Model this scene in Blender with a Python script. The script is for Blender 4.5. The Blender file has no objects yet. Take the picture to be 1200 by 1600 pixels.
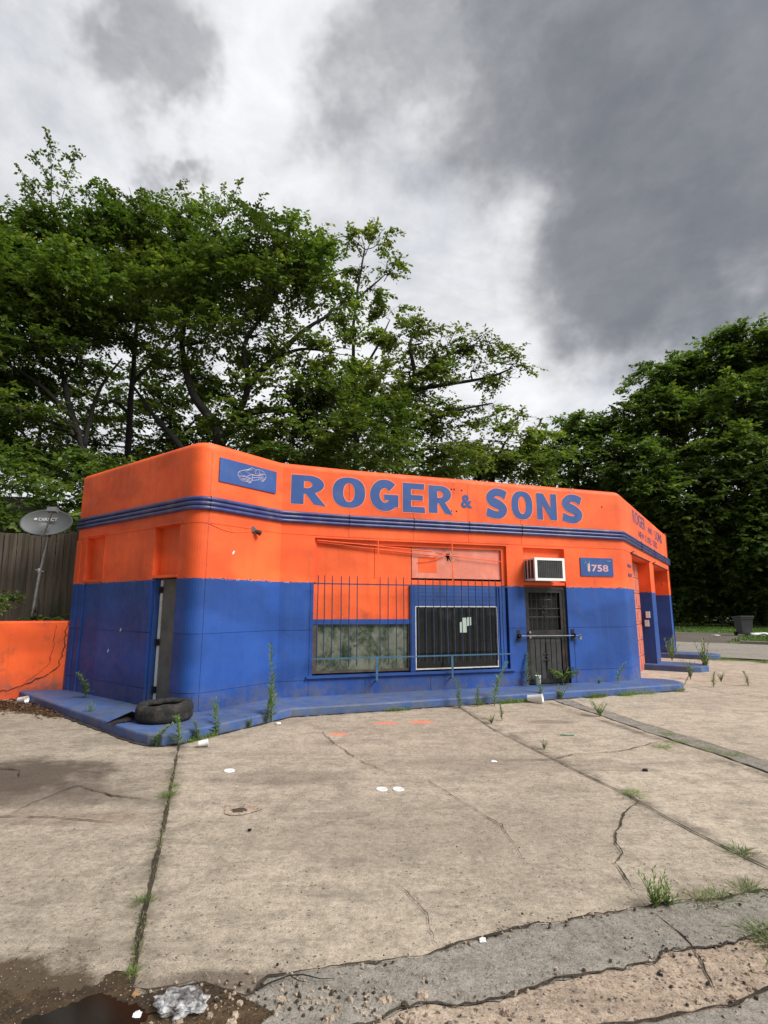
import bpy, bmesh, math, random
import numpy as np
from mathutils import Vector, Matrix, noise as mnoise
from mathutils.geometry import tessellate_polygon
R = math.radians
random.seed(7)
scene = bpy.context.scene
C = scene.collection

# ------------------------------------------------------------------ camera
cam = bpy.data.cameras.new("camera"); camo = bpy.data.objects.new("camera", cam); C.objects.link(camo)
cam.sensor_fit = 'VERTICAL'; cam.sensor_height = 36.0; cam.lens = 840.0 / 1600.0 * 36.0
cam.clip_start = 0.05; cam.clip_end = 2000
camo.location = (0, 0, 1.65); camo.rotation_euler = (R(90) + math.atan(147 / 840.0), 0, 0)
scene.camera = camo
scene.render.resolution_x = 768; scene.render.resolution_y = 1024
scene.view_settings.view_transform = 'Standard'; scene.view_settings.look = 'None'
scene.view_settings.gamma = 1; scene.view_settings.exposure = 0.2

# ------------------------------------------------------------------ node helper
class NT:
    def __init__(s, tree): s.t = tree; s.t.nodes.clear()
    def n(s, typ, ins=None, **props):
        nd = s.t.nodes.new(typ)
        for k, v in props.items(): setattr(nd, k, v)
        for k, v in (ins or {}).items(): s.set(nd, k, v)
        return nd
    def set(s, nd, k, v):
        inp = nd.inputs[k]
        if isinstance(v, bpy.types.NodeSocket): s.t.links.new(v, inp)
        elif isinstance(v, bpy.types.Node): s.t.links.new(v.outputs[0], inp)
        else:
            if hasattr(inp.default_value, '__len__') and not hasattr(v, '__len__'): v = (v,) * len(inp.default_value)
            if hasattr(v, '__len__') and hasattr(inp.default_value, '__len__') and len(inp.default_value) == 4 and len(v) == 3: v = tuple(v) + (1,)
            inp.default_value = v
    def m(s, op, a, b=0.0, c=0.0, clamp=False):
        nd = s.n('ShaderNodeMath', {0: a, 1: b}, operation=op, use_clamp=clamp)
        if op in ('MULTIPLY_ADD', 'COMPARE', 'SMOOTH_MIN', 'SMOOTH_MAX'): s.set(nd, 2, c)
        return nd.outputs[0]
    def vm(s, op, a, b=(0, 0, 0)):
        nd = s.n('ShaderNodeVectorMath', {0: a}, operation=op)
        if op == 'SCALE': s.set(nd, 3, b)
        else: s.set(nd, 1, b)
        return nd.outputs['Value'] if op in ('DISTANCE', 'LENGTH', 'DOT_PRODUCT') else nd.outputs['Vector']
    def noise(s, vec, scale, detail=4, rough=0.55, dist=0.0):
        return s.n('ShaderNodeTexNoise', {'Vector': vec, 'Scale': scale, 'Detail': detail, 'Roughness': rough, 'Distortion': dist}).outputs['Fac']
    def ramp(s, v, a, b, lo=0.0, hi=1.0, smooth=True):
        nd = s.n('ShaderNodeMapRange', {'Value': v, 'From Min': a, 'From Max': b, 'To Min': lo, 'To Max': hi},
                 interpolation_type='SMOOTHSTEP' if smooth else 'LINEAR')
        return nd.outputs[0]
    def mix(s, f, a, b, mode='MIX'):
        nd = s.t.nodes.new('ShaderNodeMix'); nd.data_type = 'RGBA'; nd.blend_type = mode
        s.set(nd, 0, f); s.set(nd, 6, a); s.set(nd, 7, b)
        return nd.outputs[2]
    def vscale(s, vec, sc):
        return s.n('ShaderNodeMapping', {'Vector': vec, 'Scale': sc}).outputs[0]

# ------------------------------------------------------------------ world: storm clouds over a Nishita sky
SUN_AZ, SUN_EL = (0.85, -0.53), R(44)      # horizontal direction TO the sun, elevation
world = bpy.data.worlds.new("World"); scene.world = world; world.use_nodes = True
w = NT(world.node_tree)
geo = w.n('ShaderNodeTexCoord').outputs['Generated']
d = w.vm('NORMALIZE', geo)
warp = w.n('ShaderNodeTexNoise', {'Vector': d, 'Scale': 4.2, 'Detail': 5, 'Roughness': 0.58}).outputs['Color']
warp2 = w.n('ShaderNodeTexNoise', {'Vector': d, 'Scale': 1.7, 'Detail': 2, 'Roughness': 0.5}).outputs['Color']
off = w.vm('SCALE', w.vm('SUBTRACT', warp, (0.5, 0.5, 0.5)), 0.44)
off2 = w.vm('SCALE', w.vm('SUBTRACT', warp2, (0.5, 0.5, 0.5)), 0.30)
dd = w.vm('ADD', w.vm('ADD', d, off), off2)
field = None
BL = [((0.431, 0.70, 0.57), 0.27, 1.0), ((0.30, 0.60, 0.745), 0.30, .9), ((0.5, 0.55, 0.67), 0.36, 1.0), ((-0.375, 0.575, 0.728), 0.095, .66), ((-0.35, 0.63, 0.69), 0.085, .68), ((-0.335, 0.68, 0.65), 0.07, .72),
      ((0.03, 0.60, 0.80), 0.16, .72), ((0.60, 0.66, 0.44), 0.2, .9), ((-0.80, -0.55, 0.25), 0.66, 1.0), ((-0.45, -0.85, 0.2), 0.6, 1.0), ((0.0, 0.3, 0.95), 0.22, .7)]  # two dark clouds behind the view are added to dim the left walls
for c, r, amp in BL:
    dist = w.vm('DISTANCE', dd, c)
    f = w.m('MULTIPLY', w.ramp(dist, r * 1.45, r * 0.50), amp)
    field = f if field is None else w.m('MAXIMUM', field, f)
clumpy = w.noise(w.vscale(d, (1.0, 1.0, 1.6)), 2.3, 8, 0.6, 0.25)
fine = w.noise(w.vscale(d, (1.0, 1.0, 1.7)), 7.0, 8, 0.62, 0.3)
behind = w.ramp(w.n('ShaderNodeSeparateXYZ', {0: d}).outputs['Y'], 0.1, -0.3)
micro = w.noise(w.vscale(d, (1.0, 1.0, 1.5)), 15.0, 9, 0.66, 0.2)
f2 = w.m('ADD', field, w.m('ADD', w.m('MULTIPLY', w.m('SUBTRACT', fine, 0.5), 0.6), w.m('ADD', w.m('MULTIPLY', w.m('SUBTRACT', micro, 0.5), 0.28), w.m('MULTIPLY', w.m('SUBTRACT', clumpy, 0.5), 0.35))))
f2 = w.m('ADD', f2, w.m('MULTIPLY', behind, w.ramp(clumpy, 0.5, 0.75, 0.0, 0.45)))
light_mod = w.m('ADD', w.ramp(clumpy, 0.3, 0.7, 0.90, 1.08), w.ramp(fine, 0.3, 0.7, -0.08, 0.07))
base = w.mix(w.ramp(clumpy, 0.35, 0.60), (0.63, 0.65, 0.69), (0.80, 0.805, 0.82))
base = w.vm('SCALE', base, light_mod)
darkc = w.mix(w.ramp(w.m('ADD', clumpy, w.m('MULTIPLY', w.m('SUBTRACT', fine, 0.5), 0.35)), 0.33, 0.68), (0.158, 0.166, 0.184), (0.27, 0.278, 0.298))
cloud = w.mix(w.ramp(f2, 0.16, 1.06), base, darkc)
sd = Vector((SUN_AZ[0] * math.cos(SUN_EL), SUN_AZ[1] * math.cos(SUN_EL), math.sin(SUN_EL)))
glow = w.ramp(w.vm('DOT_PRODUCT', d, tuple(sd)), 0.45, 1.0, 1.0, 2.0)
cloud = w.vm('SCALE', cloud, w.m('MULTIPLY', glow, w.ramp(w.n('ShaderNodeSeparateXYZ', {0: d}).outputs['Y'], 0.25, -0.3, 1.0, 0.62)))  # cloud tone also lowered behind the view to keep left walls darker
sky = w.n('ShaderNodeTexSky', sky_type='NISHITA', sun_disc=False, sun_elevation=SUN_EL, sun_rotation=math.atan2(SUN_AZ[0], SUN_AZ[1]))
skyc = w.vm('SCALE', sky.outputs[0], 0.10)
tot = w.mix(0.06, cloud, skyc)
bg = w.n('ShaderNodeBackground', {'Color': tot, 'Strength': 1.0})
w.n('ShaderNodeOutputWorld', {'Surface': bg})

sun = bpy.data.lights.new("sun", 'SUN'); sun.energy = 3.7; sun.angle = R(24); sun.color = (1, 0.96, 0.9)
so = bpy.data.objects.new("sun", sun); C.objects.link(so)
so.rotation_euler = (-sd).to_track_quat('-Z', 'Y').to_euler(); so.location = (5, -10, 20)

# ------------------------------------------------------------------ object helpers
def tag(o, label=None, cat=None, group=None, kind=None):
    if label: o['label'] = label
    if cat: o['category'] = cat
    if group: o['group'] = group
    if kind: o['kind'] = kind
    return o
def wloc(p):
    v = Vector((0, 0, 0))
    while p is not None: v = v + p.location; p = p.parent
    return v
def link(name, me, mat, parent=None, smooth=False):
    if mat is not None:
        for mm in (mat if isinstance(mat, (list, tuple)) else [mat]): me.materials.append(mm)
    if smooth: me.shade_smooth()
    o = bpy.data.objects.new(name, me); C.objects.link(o)
    if parent is not None:
        o.parent = parent
    return o
def thing(name, label, cat, loc=(0, 0, 0), group=None, kind=None):
    o = bpy.data.objects.new(name, None); C.objects.link(o); o.location = loc; o.empty_display_size = 0.1
    return tag(o, label, cat, group, kind)
class MB:
    """collects geometry in world coordinates, linked as one mesh"""
    def __init__(s): s.v = []; s.f = []; s.uv = None; s.mi = []
    def add(s, vs, fs, mi=0):
        b = len(s.v); s.v += [tuple(x) for x in vs]; s.f += [tuple(i + b for i in f) for f in fs]; s.mi += [mi] * len(fs); return s
    def box8(s, p, mi=0):   # p: 8 corners bottom 4 (ccw) top 4
        return s.add(p, [(3, 2, 1, 0), (4, 5, 6, 7), (0, 1, 5, 4), (1, 2, 6, 5), (2, 3, 7, 6), (3, 0, 4, 7)], mi)
    def box(s, c, size, rz=0.0, rx=0.0, ry=0.0, mi=0):
        M = Matrix.Rotation(rz, 3, 'Z') @ Matrix.Rotation(ry, 3, 'Y') @ Matrix.Rotation(rx, 3, 'X'); c = Vector(c)
        h = [x / 2 for x in size]
        P = [c + M @ Vector((a * h[0], b * h[1], e * h[2])) for e in (-1, 1) for a, b in ((-1, -1), (1, -1), (1, 1), (-1, 1))]
        return s.box8(P, mi)
    def tube(s, pts, rad, n=8, caps=True, mi=0):
        pts = [Vector(p) for p in pts]; rs = rad if hasattr(rad, '__len__') else [rad] * len(pts)
        vs = []; fs = []; up = None
        for i, p in enumerate(pts):
            t = (pts[min(i + 1, len(pts) - 1)] - pts[max(i - 1, 0)])
            if t.length < 1e-9: t = Vector((0, 0, 1))
            t.normalize()
            if up is None: up = Vector((0, 0, 1)) if abs(t.z) < 0.9 else Vector((1, 0, 0))
            a = t.cross(up); a.normalize(); b = a.cross(t); up = b
            for k in range(n):
                an = 2 * math.pi * k / n; vs.append(p + (a * math.cos(an) + b * math.sin(an)) * rs[i])
        for i in range(len(pts) - 1):
            for k in range(n):
                k2 = (k + 1) % n; fs.append((i * n + k, i * n + k2, (i + 1) * n + k2, (i + 1) * n + k))
        if caps: fs.append(tuple(range(n))[::-1]); fs.append(tuple((len(pts) - 1) * n + k for k in range(n)))
        return s.add(vs, fs, mi)
    def lathe(s, c, prof, n=20, M=None, sy=1.0, mi=0):
        c = Vector(c); M = M or Matrix.Identity(3); vs = []; fs = []
        for r, z in prof:
            for k in range(n):
                a = 2 * math.pi * k / n; vs.append(c + M @ Vector((r * math.cos(a), sy * r * math.sin(a), z)))
        for i in range(len(prof) - 1):
            for k in range(n):
                k2 = (k + 1) % n; fs.append((i * n + k, i * n + k2, (i + 1) * n + k2, (i + 1) * n + k))
        return s.add(vs, fs, mi)
    def poly(s, pts, mi=0):
        tris = tessellate_polygon([[Vector(p) for p in pts]]); return s.add(pts, [tuple(t) for t in tris], mi)
    def obj(s, name, mat, parent=None, smooth=False):
        o0 = wloc(parent); me = bpy.data.meshes.new(name)
        me.from_pydata([(x - o0.x, y - o0.y, z - o0.z) for x, y, z in s.v], [], s.f)
        if isinstance(mat, (list, tuple)):
            for p, k in zip(me.polygons, s.mi): p.material_index = k
        if s.uv:
            l = me.uv_layers.new(name='UVMap'); 
            for p in me.polygons:
                for li in p.loop_indices: l.data[li].uv = s.uv[me.loops[li].vertex_index]
        me.update(); return link(name, me, mat, parent, smooth)
    def top(s, name, mat, label, cat, smooth=False, group=None, kind=None):
        """a one-mesh thing whose origin sits at its own base"""
        a = np.array(s.v); c = a.mean(0); c[2] = a[:, 2].min()
        me = bpy.data.meshes.new(name); me.from_pydata((a - c).tolist(), [], s.f)
        if isinstance(mat, (list, tuple)):
            for p, k in zip(me.polygons, s.mi): p.material_index = k
        me.update(); o = link(name, me, mat, None, smooth); o.location = c.tolist(); return tag(o, label, cat, group, kind)

# ------------------------------------------------------------------ materials
def newmat(name):
    m = bpy.data.materials.new(name); m.use_nodes = True; return m, NT(m.node_tree)
def finish(t, color, rough=0.6, metal=0.0, bump=None, bstr=0.3, bdist=0.01, spec=0.5, **kw):
    ins = {'Base Color': color, 'Roughness': rough, 'Metallic': metal, 'Specular IOR Level': spec}
    ins.update(kw)
    p = t.n('ShaderNodeBsdfPrincipled', ins)
    if bump is not None:
        b = t.n('ShaderNodeBump', {'Height': bump, 'Strength': bstr, 'Distance': bdist}); t.set(p, 'Normal', b)
    t.n('ShaderNodeOutputMaterial', {'Surface': p}); return p
def simple(name, col, rough=0.6, metal=0.0, var=0.12, scale=6, bump=0.15, spec=0.5, dirt=None, dirt_amt=0.5, bscale=60):
    m, t = newmat(name); co = t.n('ShaderNodeTexCoord').outputs['Object']
    n = t.noise(co, scale, 6, 0.6); k = t.ramp(n, 0.25, 0.75, 1 - var, 1 + var)
    c = t.vm('SCALE', t.n('ShaderNodeRGB').outputs[0], k); t.t.nodes[[x.name for x in t.t.nodes if x.type == 'RGB'][0]].outputs[0].default_value = tuple(col) + (1,)
    if dirt is not None:
        c = t.mix(t.m('MULTIPLY', t.ramp(t.noise(co, scale * 0.8, 7, 0.7), 0.48, 0.68), dirt_amt), c, dirt)
    finish(t, c, rough, metal, t.noise(co, bscale, 4, 0.6), bump, 0.004, spec); return m

ORANGE = (0.86, 0.125, 0.028); BLUE_ = (0.030, 0.088, 0.335)
def paint(name, split=2.06, force=None, dusty=0.0, worn=1.0):
    m, t = newmat(name); tc = t.n('ShaderNodeTexCoord'); co = tc.outputs['Object']
    pos = t.n('ShaderNodeNewGeometry').outputs['Position']
    v = t.n('ShaderNodeSeparateXYZ', {0: tc.outputs['UV']}).outputs['Y']
    big = t.noise(co, 1.1, 5, 0.6); mid = t.noise(co, 7, 6, 0.65); streak = t.noise(t.vscale(co, (9, 9, 0.55)), 1.0, 6, 0.65)
    og = t.mix(t.ramp(big, 0.35, 0.65), (0.80, 0.102, 0.022), (0.90, 0.132, 0.030))
    og = t.mix(t.ramp(streak, 0.50, 0.72, 0.0, 0.40), og, (0.60, 0.085, 0.024))
    bl = t.mix(t.ramp(big, 0.3, 0.7), (0.012, 0.058, 0.250), (0.018, 0.075, 0.310))
    bl = t.mix(t.ramp(streak, 0.48, 0.70, 0.0, 0.45), bl, (0.024, 0.090, 0.30))
    if force == 'orange': c = og
    elif force == 'blue': c = bl
    else:
        e = t.m('ADD', v, t.m('MULTIPLY', t.m('SUBTRACT', mid, 0.5), 0.035))
        top = t.ramp(e, split - 0.002, split + 0.002)
        c = t.mix(top, bl, og)
        near = t.ramp(t.m('ABSOLUTE', t.m('SUBTRACT', v, split)), 0.03, 0.006)
        edge = t.m('MULTIPLY', near, t.ramp(t.noise(co, 16, 6, 0.7), 0.50, 0.56))
        c = t.mix(edge, c, t.mix(t.ramp(t.noise(co, 40, 3, 0.7), 0.5, 0.55), (0.05, 0.035, 0.05), (0.45, 0.36, 0.34)))
    grime = t.m('MULTIPLY', t.ramp(t.noise(co, 3.2, 8, 0.72), 0.53, 0.70), 0.30 * worn)
    c = t.mix(t.m('MULTIPLY', grime, 0.7), c, t.mix(0.75, c, (0.07, 0.06, 0.055)))
    chip = t.ramp(t.noise(co, 19, 5, 0.75), 0.735 - 0.01 * worn, 0.755)
    c = t.mix(t.m('MULTIPLY', chip, 0.8), c, (0.42, 0.40, 0.40))
    pz = t.n('ShaderNodeSeparateXYZ', {0: pos}).outputs['Z']
    splash = t.m('MULTIPLY', t.ramp(pz, 0.55, 0.1), t.ramp(t.noise(co, 5, 7, 0.7), 0.35, 0.65, 0.0, 0.75))
    c = t.mix(splash, c, (0.11, 0.105, 0.10))
    blk = t.ramp(t.noise(t.vscale(co, (0.8, 0.8, 1.7)), 1.0, 1, 0.3), 0.40, 0.60, 0.86, 1.10); c = t.vm('SCALE', c, blk)
    if dusty: c = t.mix(t.m('MULTIPLY', t.ramp(t.noise(co, 4, 7, 0.7), 0.3, 0.7, 0.5, 1.0), dusty), c, (0.20, 0.29, 0.38))
    h = t.m('ADD', t.m('MULTIPLY', t.noise(co, 55, 5, 0.6), 0.5), t.m('MULTIPLY', t.noise(co, 5, 4, 0.5), 1.2))
    finish(t, c, t.ramp(mid, 0.3, 0.7, 0.48, 0.7), 0, h, 0.45, 0.012, 0.35); return m
M_WALL = paint('painted_wall')
M_OR = paint('orange_paint', force='orange'); M_BL = paint('blue_paint', force='blue')
M_BLD = paint('worn_blue_paint', force='blue', dusty=0.10, worn=2.2)
M_ORD = paint('worn_orange_paint', force='orange', worn=2.0)
M_PAD = paint('blue_floor_paint', force='blue', dusty=0.22, worn=1.3)
M_NAVY = simple('navy_moulding_paint', (0.040, 0.052, 0.17), 0.38, var=0.25, scale=5, dirt=(0.13, 0.13, 0.18), dirt_amt=0.6)
M_LET = simple('sign_blue_paint', (0.018, 0.072, 0.26), 0.55, var=0.12, scale=4, dirt=(0.06, 0.10, 0.25))
M_LETO = simple('pale_orange_outline', (0.86, 0.24, 0.10), 0.6, var=0.1)
M_DARK = simple('dark_iron', (0.018, 0.019, 0.020), 0.5, 0.3, var=0.3, dirt=(0.09, 0.055, 0.035))
M_BAR = simple('blue_iron', (0.020, 0.040, 0.10), 0.5, 0.2, var=0.25, dirt=(0.10, 0.07, 0.06))
M_TEAL = simple('teal_iron', (0.035, 0.12, 0.20), 0.5, 0.1, var=0.25, dirt=(0.10, 0.08, 0.07))
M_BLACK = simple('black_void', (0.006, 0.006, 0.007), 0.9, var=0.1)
M_WHITE = simple('white_paint', (0.72, 0.72, 0.70), 0.5, var=0.06, dirt=(0.3, 0.27, 0.22), dirt_amt=0.5)
M_PLAST = simple('white_plastic', (0.80, 0.80, 0.78), 0.35, var=0.03)
M_GREY = simple('grey_door_paint', (0.135, 0.135, 0.125), 0.55, var=0.2, dirt=(0.06, 0.055, 0.05))
M_METAL = simple('galvanised_metal', (0.32, 0.33, 0.34), 0.4, 0.7, var=0.2, dirt=(0.12, 0.08, 0.05))
M_DISH = simple('grey_dish', (0.12, 0.127, 0.133), 0.55, 0.0, var=0.08, dirt=(0.12, 0.12, 0.12))
M_PINK = simple('pink_whitewash', (0.70, 0.22, 0.15), 0.35, var=0.15, scale=3, dirt=(0.72, 0.36, 0.28), dirt_amt=0.7)
M_ROLL = simple('salmon_roller_door', (0.55, 0.16, 0.11), 0.6, var=0.15, dirt=(0.25, 0.08, 0.07))
M_RUBBER = simple('tyre_rubber', (0.011, 0.0108, 0.0105), 0.85, var=0.4, scale=9, bump=0.9, dirt=(0.07, 0.055, 0.04), dirt_amt=0.7)
M_PAPER = simple('pale_paper', (0.46, 0.56, 0.50), 0.8, var=0.05)
M_LINE = simple('pink_line_paint', (0.62, 0.52, 0.60), 0.6, var=0.15, scale=20)
M_BIN = simple('dark_grey_bin', (0.028, 0.030, 0.034), 0.5, var=0.1)

M_SLAT = simple('dusty_dark_slats', (0.028, 0.030, 0.030), 0.6, var=.3, dirt=(.055, .05, .042), dirt_amt=.5)
def glass(name, col, rough, dirt_reflection=None, amt=0.5, plain=False):
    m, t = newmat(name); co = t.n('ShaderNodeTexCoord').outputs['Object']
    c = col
    if dirt_reflection and not plain:
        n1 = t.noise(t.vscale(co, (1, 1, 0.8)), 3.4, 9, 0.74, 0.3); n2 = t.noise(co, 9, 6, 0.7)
        c = t.mix(t.ramp(n1, 0.40, 0.60), col, dirt_reflection); c = t.mix(t.ramp(n2, 0.5, 0.66, 0, 0.6), c, (0.10, 0.15, 0.08)); c = t.mix(t.ramp(t.noise(co, 3.1, 5, 0.6), 0.60, 0.74, 0, 0.5), c, (0.34, 0.36, 0.33))  # green and pale blotches paint reflected trees into the glass colour, along with dirt
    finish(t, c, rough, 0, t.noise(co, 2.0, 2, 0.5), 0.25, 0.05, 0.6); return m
M_GLASSL = glass('dusty_reflection_glass', (0.022, 0.038, 0.020), 0.10, (0.16, 0.175, 0.135))
M_GLASSR = glass('dark_glass', (0.006, 0.007, 0.007), 0.14, (0.010, 0.010, 0.009), plain=True)

def leafmat(name, a, b, c, trans=0.35):
    m, t = newmat(name); r = t.n('ShaderNodeAttribute', attribute_name='rnd').outputs['Fac']
    co = t.n('ShaderNodeNewGeometry').outputs['Position']
    col = t.mix(t.ramp(r, 0.0, 0.6), a, b); col = t.mix(t.ramp(r, 0.8, 1.0), col, c)
    col = t.vm('SCALE', col, t.ramp(t.noise(co, 0.45, 3, 0.6), 0.32, 0.68, 0.65, 1.45))
    p = t.n('ShaderNodeBsdfPrincipled', {'Base Color': col, 'Roughness': 0.5, 'Specular IOR Level': 0.35})
    tr = t.n('ShaderNodeBsdfTranslucent', {'Color': t.mix(1.0, col, (1.5, 1.55, 0.7), 'MULTIPLY')})
    mx = t.n('ShaderNodeMixShader', {0: trans, 1: p, 2: tr}); t.n('ShaderNodeOutputMaterial', {'Surface': mx}); return m
M_LEAF1 = leafmat('green_leaves', (0.042, 0.076, 0.015), (0.078, 0.122, 0.022), (0.18, 0.205, 0.04), .42)
M_LEAF2 = leafmat('yellow_green_leaves', (0.065, 0.105, 0.022), (0.110, 0.155, 0.03), (0.20, 0.19, 0.05), .45)
M_LEAF3 = leafmat('dark_green_leaves', (0.056, 0.096, 0.022), (0.100, 0.155, 0.034), (0.18, 0.23, 0.05), 0.42)
M_WEED = leafmat('weed_leaves', (0.09, 0.16, 0.035), (0.14, 0.22, 0.055), (0.24, 0.28, 0.09), 0.35)
M_DRYW = leafmat('dry_grass', (0.16, 0.15, 0.06), (0.12, 0.15, 0.05), (0.28, 0.24, 0.12), 0.2)
M_BARK = simple('bark', (0.014, 0.011, 0.009), 0.9, var=0.35, scale=10, bump=0.8, bscale=30)
M_STEM = simple('weed_stem', (0.12, 0.16, 0.05), 0.7, var=0.2)

# ---- ground materials
def ground_mat(name, c1, c2, c3, pits=1.0, agg=0.0, stains=(), rough=0.9, bstr=0.5, speck=0.5, slabs=()):
    m, t = newmat(name); co = t.n('ShaderNodeNewGeometry').outputs['Position']
    big = t.noise(co, 0.55, 6, 0.6, 0.3); mid = t.noise(co, 3.5, 7, 0.7); fin = t.noise(co, 26, 6, 0.7); vf = t.noise(co, 110, 4, 0.7)
    c = t.mix(t.ramp(big, 0.32, 0.68), c1, c2)
    c = t.mix(t.ramp(mid, 0.42, 0.72, 0, 0.85), c, c3)
    blot = t.noise(co, 9.0, 7, 0.7); k = t.m('ADD', t.ramp(fin, 0.28, 0.72, -0.24, 0.22), t.ramp(vf, 0.28, 0.72, -0.34, 0.30)); k = t.m('ADD', k, t.ramp(blot, 0.3, 0.7, -0.16, 0.14))
    c = t.vm('SCALE', c, t.m('ADD', k, 1.0))
    # scuffs running along the traffic direction
    sc = t.noise(t.vscale(co, (1.1, 5.0, 1)), 0.9, 7, 0.7, 0.5); c = t.mix(t.ramp(sc, 0.50, 0.72, 0, 0.5), c, tuple(x * 0.55 for x in c3))
    xyz = t.n('ShaderNodeSeparateXYZ', {0: co})
    for (x0, y0, sl, mul) in slabs:      # expansion joints: every slab was poured and has weathered differently
        sd_ = t.m('SUBTRACT', xyz.outputs['X'], t.m('MULTIPLY_ADD', t.m('SUBTRACT', xyz.outputs['Y'], y0), sl, x0))
        c = t.vm('SCALE', c, t.ramp(sd_, -0.01, 0.01, 1.0, mul))
        dj = t.m('MULTIPLY', t.ramp(t.m('ABSOLUTE', sd_), 0.13, 0.01), t.ramp(mid, 0.35, 0.65, 0.05, 0.75)); c = t.mix(dj, c, (0.10, 0.085, 0.065))
    for (x, y, rx, ry, amt, colr) in stains:
        q = t.vm('MULTIPLY', t.vm('SUBTRACT', co, (x, y, 0)), (1 / rx, 1 / ry, 0)); l = t.vm('LENGTH', q)
        l = t.m('ADD', l, t.m('MULTIPLY', t.m('SUBTRACT', t.noise(co, 2.2, 6, 0.65), 0.5), 1.5))
        c = t.mix(t.m('MULTIPLY', t.ramp(l, 1.05, 0.45 if amt < .9 else 0.82), amt), c, colr)
    vo = t.n('ShaderNodeTexVoronoi', {'Vector': t.vm('ADD', co, t.vm('SCALE', t.n('ShaderNodeTexNoise', {'Vector': co, 'Scale': 25.0}).outputs['Color'], 0.03)), 'Scale': 38.0})
    hv = t.n('ShaderNodeSeparateColor', {0: vo.outputs['Color']}).outputs[0]
    pit = t.m('MULTIPLY', t.ramp(vo.outputs['Distance'], 0.34, 0.2), t.ramp(hv, 0.80, 0.86))
    pit = t.m('MULTIPLY', pit, t.ramp(mid, 0.35, 0.6, 0.3, 1.0))
    c = t.mix(t.m('MULTIPLY', pit, 0.7 * pits), c, (0.06, 0.045, 0.035))
    if agg:
        va = t.n('ShaderNodeTexVoronoi', {'Vector': t.vm('ADD', co, t.vm('SCALE', t.n('ShaderNodeTexNoise', {'Vector': co, 'Scale': 30.0}).outputs['Color'], 0.04)), 'Scale': 45.0})
        ac = t.n('ShaderNodeSeparateColor', {0: va.outputs['Color']})
        st = t.m('MULTIPLY', t.ramp(va.outputs['Distance'], 0.42, 0.3), t.ramp(ac.outputs[1], 0.52, 0.56))
        sc2 = t.mix(ac.outputs[2], (0.16, 0.09, 0.06), (0.46, 0.40, 0.34)); sc2 = t.mix(t.ramp(ac.outputs[0], 0.55, 0.7), sc2, (0.10, 0.09, 0.08))
        c = t.mix(t.m('MULTIPLY', st, agg), c, sc2)
    v2 = t.n('ShaderNodeTexVoronoi', {'Vector': co, 'Scale': 90.0}); h2 = t.n('ShaderNodeSeparateColor', {0: v2.outputs['Color']})
    sp = t.m('MULTIPLY', t.ramp(v2.outputs['Distance'], 0.3, 0.2), t.ramp(h2.outputs[0], 0.90, 0.93))
    c = t.mix(t.m('MULTIPLY', sp, speck), c, t.mix(h2.outputs[1], (0.5, 0.46, 0.4), (0.07, 0.06, 0.05)))
    h = t.m('ADD', t.m('MULTIPLY', fin, 0.8), t.m('ADD', t.m('MULTIPLY', vf, 0.5), t.m('MULTIPLY', pit, -1.2)))
    if agg: h = t.m('ADD', h, t.m('MULTIPLY', st, 0.7))
    finish(t, c, rough, 0, h, bstr, 0.01, 0.25); return m
DK = (0.085, 0.066, 0.05)
M_CONC = ground_mat('old_concrete', slabs=[(-1.1, 2.66, -0.326, 1.10), (2.45, 3.76, -0.2165, 1.07), (3.43, 7.24, -0.22, 1.05)], c1=(0.305, 0.259, 0.202), c2=(0.38, 0.325, 0.256), c3=(0.222, 0.188, 0.147),
    stains=[(-3.8, 5.65, 1.6, 0.75, 0.89, (0.07, 0.053, 0.04)), (-2.9, 5.1, 1.1, 0.40, 0.6, DK), (-2.6, 4.6, 1.0, 0.2, 0.35, (0.16, 0.10, 0.07)), (-0.9, 5.6, 0.9, 0.3, 0.35, DK), (2.4, 8.2, 0.5, 0.18, 0.5, DK), (1.4, 6.1, 2.0, 0.35, 0.3, (0.15, 0.12, 0.095)),
            (-2.15, 2.42, 1.2, 0.62, 0.93, (0.068, 0.046, 0.027)), (-0.75, 2.72, 0.5, 0.10, 0.7, DK), (-3.2, 7.1, 0.9, 0.3, 0.3, DK), (0.3, 4.4, 1.8, 0.8, 0.25, (0.17, 0.14, 0.11)), (-0.59, 7.43, 0.17, 0.08, 0.8, (0.75, 0.2, 0.1)), (0.05, 8.09, 0.2, 0.1, 0.8, (0.75, 0.2, 0.1)), (0.53, 8.18, 0.22, 0.1, 0.85, (0.75, 0.2, 0.1))])
M_CONC2 = ground_mat('worn_aggregate_concrete', (0.36, 0.28, 0.21), (0.42, 0.34, 0.26), (0.27, 0.21, 0.16), pits=1.6, agg=0.8, bstr=0.8)
M_ASPH = ground_mat('grey_asphalt_patch', (0.23, 0.212, 0.182), (0.285, 0.262, 0.225), (0.19, 0.172, 0.148), pits=0.5, agg=0.35, speck=0.8, bstr=0.7)
M_ROAD = ground_mat('road_asphalt', (0.26, 0.232, 0.20), (0.30, 0.27, 0.24), (0.20, 0.18, 0.155), pits=0.3, agg=0.2, speck=0.6)
M_APRON = ground_mat('dark_driveway', (0.10, 0.085, 0.07), (0.14, 0.12, 0.10), (0.07, 0.06, 0.05), pits=0.3, agg=0.2, speck=0.6)
M_SOIL = ground_mat('soil', (0.055, 0.04, 0.026), (0.09, 0.065, 0.04), (0.04, 0.045, 0.02), pits=0.2, agg=0.3, bstr=1.0)
M_CRACK = ground_mat('crack_dirt', (0.040, 0.032, 0.023), (0.085, 0.068, 0.048), (0.02, 0.018, 0.012), pits=0.2, agg=0.15, bstr=1.0)
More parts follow.
